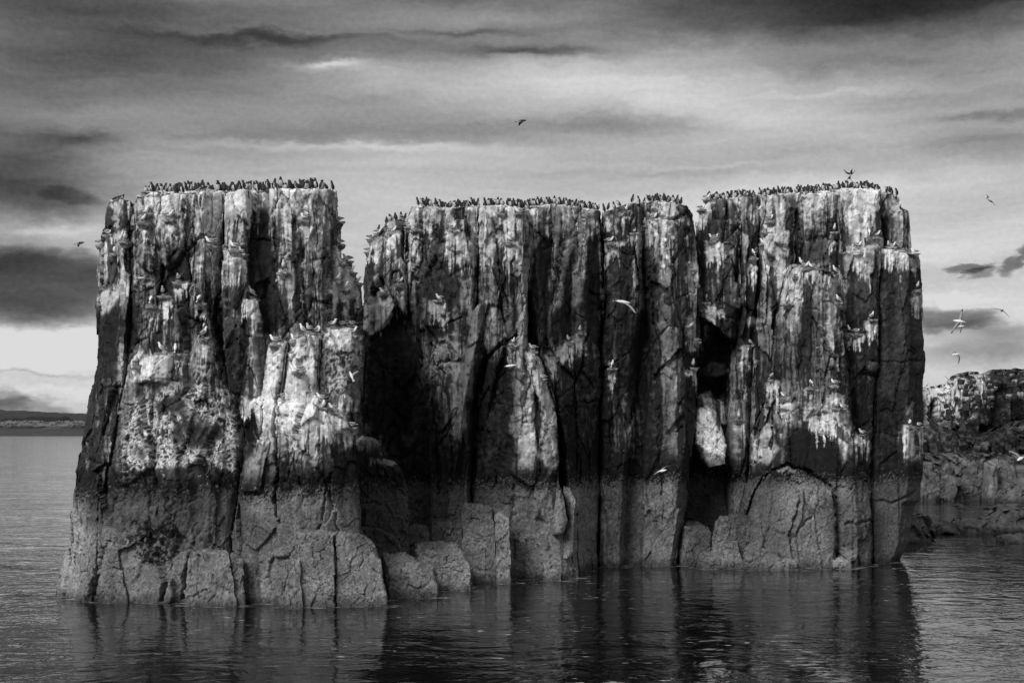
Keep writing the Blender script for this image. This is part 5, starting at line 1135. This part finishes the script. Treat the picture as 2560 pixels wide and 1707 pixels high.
def ledge_mesh(seed):
    r = random.Random(seed + 50)
    import bmesh
    bm = bmesh.new(); bmesh.ops.create_cube(bm, size=1); bmesh.ops.subdivide_edges(bm, edges=bm.edges[:], cuts=2, use_grid_fill=True)
    for v in bm.verts:
        v.co.x *= .34 * (1 + 1.0 * (v.co.z)); v.co.y *= .36 * (1 + 1.1 * v.co.z); v.co.z = v.co.z * .22 - .11
        v.co += Vector((r.uniform(-.05, .05), r.uniform(-.04, .04), r.uniform(-.05, .05) if v.co.z < -.02 else 0))
    me = bpy.data.meshes.new('ledge'); bm.to_mesh(me); bm.free()
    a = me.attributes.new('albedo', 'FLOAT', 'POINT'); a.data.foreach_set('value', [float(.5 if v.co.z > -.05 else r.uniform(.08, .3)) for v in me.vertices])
    me.materials.append(M_ROCK); return me
LM = [ledge_mesh(i) for i in range(6)]
FT = {'l': 'facing left', 'r': 'facing right', 'a': 'seen from behind', 'f': 'facing out to sea'}
PT = {'s': 'sitting', 'u': 'standing', 't': 'with head tucked'}
KK = {'s': 'sitting', 'u': 'standing', 't': 'tucked'}
rk = random.Random(3)
for i, (px, py, fc, ps, nest, where) in enumerate(KW):
    h = hit_cam(px, py + 3)
    if h is None:
        h = None
        for dx_ in (-6, 6, -12, 12, -18, 18):
            h = hit_cam(px + dx_, py + 6)
            if h:
                px = px + dx_ * .7; break
        if h is None: continue
    D_ = h.y - .06
    c = P(px, py, D_)
    root = LS if px < 908 else (MS if px < 1748 else RS)
    rz = {'r': 0, 'l': math.pi, 'a': math.pi / 2, 'f': -math.pi / 2}[fc] + rk.uniform(-.5, .5)
    place(KP[KK[ps]], c + Vector((0, 0, .0)), rz, rk.uniform(1.15, 1.3), 'kittiwake %s, %s' % (PT[ps], where), 'kittiwake', 'kittiwakes on the cliff ledges')
    if 838 < px < 905 and py < 760: nest = 0
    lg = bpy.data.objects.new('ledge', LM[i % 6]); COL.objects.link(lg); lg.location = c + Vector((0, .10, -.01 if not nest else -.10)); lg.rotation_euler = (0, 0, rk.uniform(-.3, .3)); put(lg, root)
    if nest:
        nn = bpy.data.objects.new('nest', NM[i % 6]); COL.objects.link(nn); nn.location = c + Vector((0, .02, -.02)); nn.rotation_euler = (0, 0, rk.uniform(0, 6)); s_ = rk.uniform(.8, 1.15); nn.scale = (s_, s_ * .9, s_)
        tag(nn, 'grass nest, bird %s' % where, 'nest', 'kittiwake nests')

# ------------------------------------------------------------------ birds in flight
def flyer(name, px, py, D_, heading, wings, label, white=True, length=.38, legs=False, up=(0, 0, 1), chord=.13, dark=False):
    """heading: unit-ish world vector; wings: two lists of (dpx, dpy, ddepth) from body centre, root to tip"""
    c = P(px, py, D_); root = empty(name, c)
    tag(root, label, 'gull' if white else 'guillemot', 'birds in flight')
    h = Vector(heading).normalized(); side = h.cross(Vector(up)).normalized()
    Lh = length / 2
    sp = [-h * Lh, -h * Lh * .6, -h * Lh * .1, h * Lh * .4, h * Lh * .7, h * Lh * .88, h * Lh * 1.0]
    rad = [(.008, .008), (.03, .026), (.055, .052), (.05, .048), (.034, .034), (.030, .03), (.012, .012)]
    mb = M_WHITE if white else M_DARK
    V_, F_ = tube(sp, rad, 10, side)
    idx = None if white else [1 if (sum((V_[i] for i in f), Vector()) / len(f)).z < -.012 else 0 for f in F_]
    mesh_obj('body', V_, F_, None, root, True, [mb, M_BELLY], idx)
    v, f = cyl(h * Lh * .97, h * (Lh * 1.0 + .06), .010, .002, 5); mesh_obj('bill', v, f, M_YBILL if white else M_BILL, root)
    tl = open_wing([-h * Lh * .8 - side * .035, -h * Lh * .8 + side * .035], [-h * .11 - side * .02, -h * .11 + side * .02], .004)
    mesh_obj('tail', tl[0], tl[1], mb, root)
    for wl in wings:
        pts = [Vector((a * D_ / F, dd, -b * D_ / F)) for a, b, dd in wl]
        # resample
        fine = []
        for i in range(len(pts) - 1):
            for u in (0, .33, .66): fine.append(pts[i].lerp(pts[i + 1], u))
        fine.append(pts[-1]); n = len(fine)
        for _ in range(2): fine = [fine[0]] + [(fine[i - 1] + fine[i] * 2 + fine[i + 1]) / 4 for i in range(1, n - 1)] + [fine[-1]]
        ch = [(-h) * (chord * (1 - (i / (n - 1)) ** 2.2 * .8)) for i in range(n)]
        fine = [p + h * .05 for p in fine]
        V_, F_ = open_wing(fine, ch)
        k = len(F_)
        tipi = (n - 1) * 4 * .86
        idx = [(1 if (q < k - 2 and q >= tipi) or q == k - 1 else 0) for q in range(k)]
        mesh_obj('wing', V_, F_, None, root, True, [M_BACKLIT if dark else (M_GREY if white else M_DARK), M_BLACK], idx)
    if legs:
        for s_ in (-1, 1):
            v, f = cyl(-h * Lh * .7 + side * s_ * .03, -h * Lh * 1.25 + side * s_ * .09 + Vector((0, 0, -.06)), .008, .008, 5); mesh_obj('leg', v, f, M_FOOT, root)
            e_ = -h * Lh * 1.25 + side * s_ * .09 + Vector((0, 0, -.06)); v, f = cyl(e_, e_ + Vector((0, 0, -.03)), .012, .03, 6); mesh_obj('foot', v, f, M_FOOT, root)
    return root
flyer('flying_guillemot', 1303, 303, 60, (1, -.2, .12), [[(0, 0, 0), (2, 4, -.12), (-2, 10, -.22)], [(0, 0, .0), (-3, 4, .15), (-8, 9, .3)]], 'dark guillemot flying right, high in the middle of the sky', False, chord=.12)
flyer('flying_guillemot', 2127, 434, 70, (.25, -.3, 1), [[(0, 2, 0), (-12, 0, -.05), (-20, -8, -.1)], [(2, 2, 0), (8, -2, .1), (14, -10, .15)]], 'dark guillemot landing with feet spread above the right stack', False, legs=True, up=(0, 1, 0), chord=.08)
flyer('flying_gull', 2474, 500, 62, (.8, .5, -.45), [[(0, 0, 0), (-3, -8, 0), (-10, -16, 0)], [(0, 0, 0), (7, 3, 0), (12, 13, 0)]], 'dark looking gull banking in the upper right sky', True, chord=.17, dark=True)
flyer('flying_gull', 2398, 803, 50, (-.8, .5, .15), [[(0, 0, 0), (3, -14, 0), (13, -31, .1)], [(0, 0, 0), (-10, 12, 0), (-20, 32, -.1)]], 'gull banking with wings near vertical, larger of two close together', True)
flyer('flying_gull', 2402, 816, 75, (.9, .3, .1), [[(0, 0, 0), (1, 8, 0), (-2, 16, .05)], [(0, 0, 0), (2, -8, 0), (4, -16, .1)]], 'smaller gull just behind the banking one', True)
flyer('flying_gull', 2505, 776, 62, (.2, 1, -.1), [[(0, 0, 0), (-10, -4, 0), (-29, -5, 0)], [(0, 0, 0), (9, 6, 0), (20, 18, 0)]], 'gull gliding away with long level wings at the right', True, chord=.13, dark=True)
flyer('flying_gull', 2391, 886, 62, (-.9, -.2, -.1), [[(0, 0, 0), (5, 9, -.1), (5, 24, -.1)], [(0, 0, 0), (-4, -5, .15), (3, -8, .3)]], 'gull with one wing pointing down, lowest over the island', True)
flyer('flying_gull', 2319, 968, 110, (.9, -.2, 0), [[(0, 0, 0), (-3, -4, 0), (1, -9, 0)], [(0, 0, 0), (1, 5, 0), (0, 10, 0)]], 'tiny gull beside the right wall above the far hill', True)
flyer('flying_guillemot', 199, 608, 62, (1, -.2, .15), [[(0, 0, 0), (-1, 6, -.1), (-2, 11, -.15)], [(0, 0, 0), (-8, 1, .2), (-13, 0, .35)]], 'small guillemot flying right towards the left stack', False)
flyer('flying_gull', 356, 696, 55, (-.6, -.9, -.05), [[(0, 0, 0), (12, -3, .1), (34, 6, .2)], [(0, 0, 0), (-10, 1, 0), (-22, 7, -.1)]], 'white gull gliding before the dark face of the left stack', True)
flyer('flying_gull', 1556, 755, 42, (.85, .2, -.12), [[(0, -2, 0), (-12, -9, .2), (-36, -8, .4)], [(0, 0, 0), (20, 10, -.2), (33, 38, -.3)]], 'large white gull with spread wings before the middle stack', True, length=.42, chord=.14)
flyer('flying_gull', 1278, 914, 52, (-.95, .1, -.12), [[(0, 0, 0), (-8, -10, -.1), (-6, -30, -.15)], [(0, 0, 0), (-2, -10, .15), (2, -20, .3)]], 'white gull with wings raised before the white runnel', True)
flyer('flying_gull', 1654, 1177, 60, (.9, -.1, .2), [[(0, 0, 0), (5, -9, .1), (22, -14, .2)], [(0, 0, 0), (-10, 2, -.1), (-26, 12, -.15)]], 'white gull low before the narrow right pillar of the middle stack', True)
flyer('flying_gull', 2552, 1146, 48, (-.5, -.4, -.2), [[(0, 0, 0), (-12, -14, 0), (-34, -22, .1)], [(0, 0, 0), (12, -12, .1), (34, -16, .2)]], 'white gull cut by the right edge of the picture', True, chord=.15)
flyer('flying_gull', 879, 940, 58, (-.4, .3, .9), [[(0, 0, 0), (8, -8, 0), (22, -12, .1)], [(0, 0, 0), (-4, -6, .1), (-10, -2, .25)]], 'pale gull fluttering beside the right edge of the left stack', True, up=(0, 1, 0))
print('TRIS', sum(len(o.data.polygons) * 2 for o in bpy.data.objects if o.type == 'MESH' and o.data.users == 1), 'guillemots', sum(o.name.startswith('guillemot') for o in COL.objects))
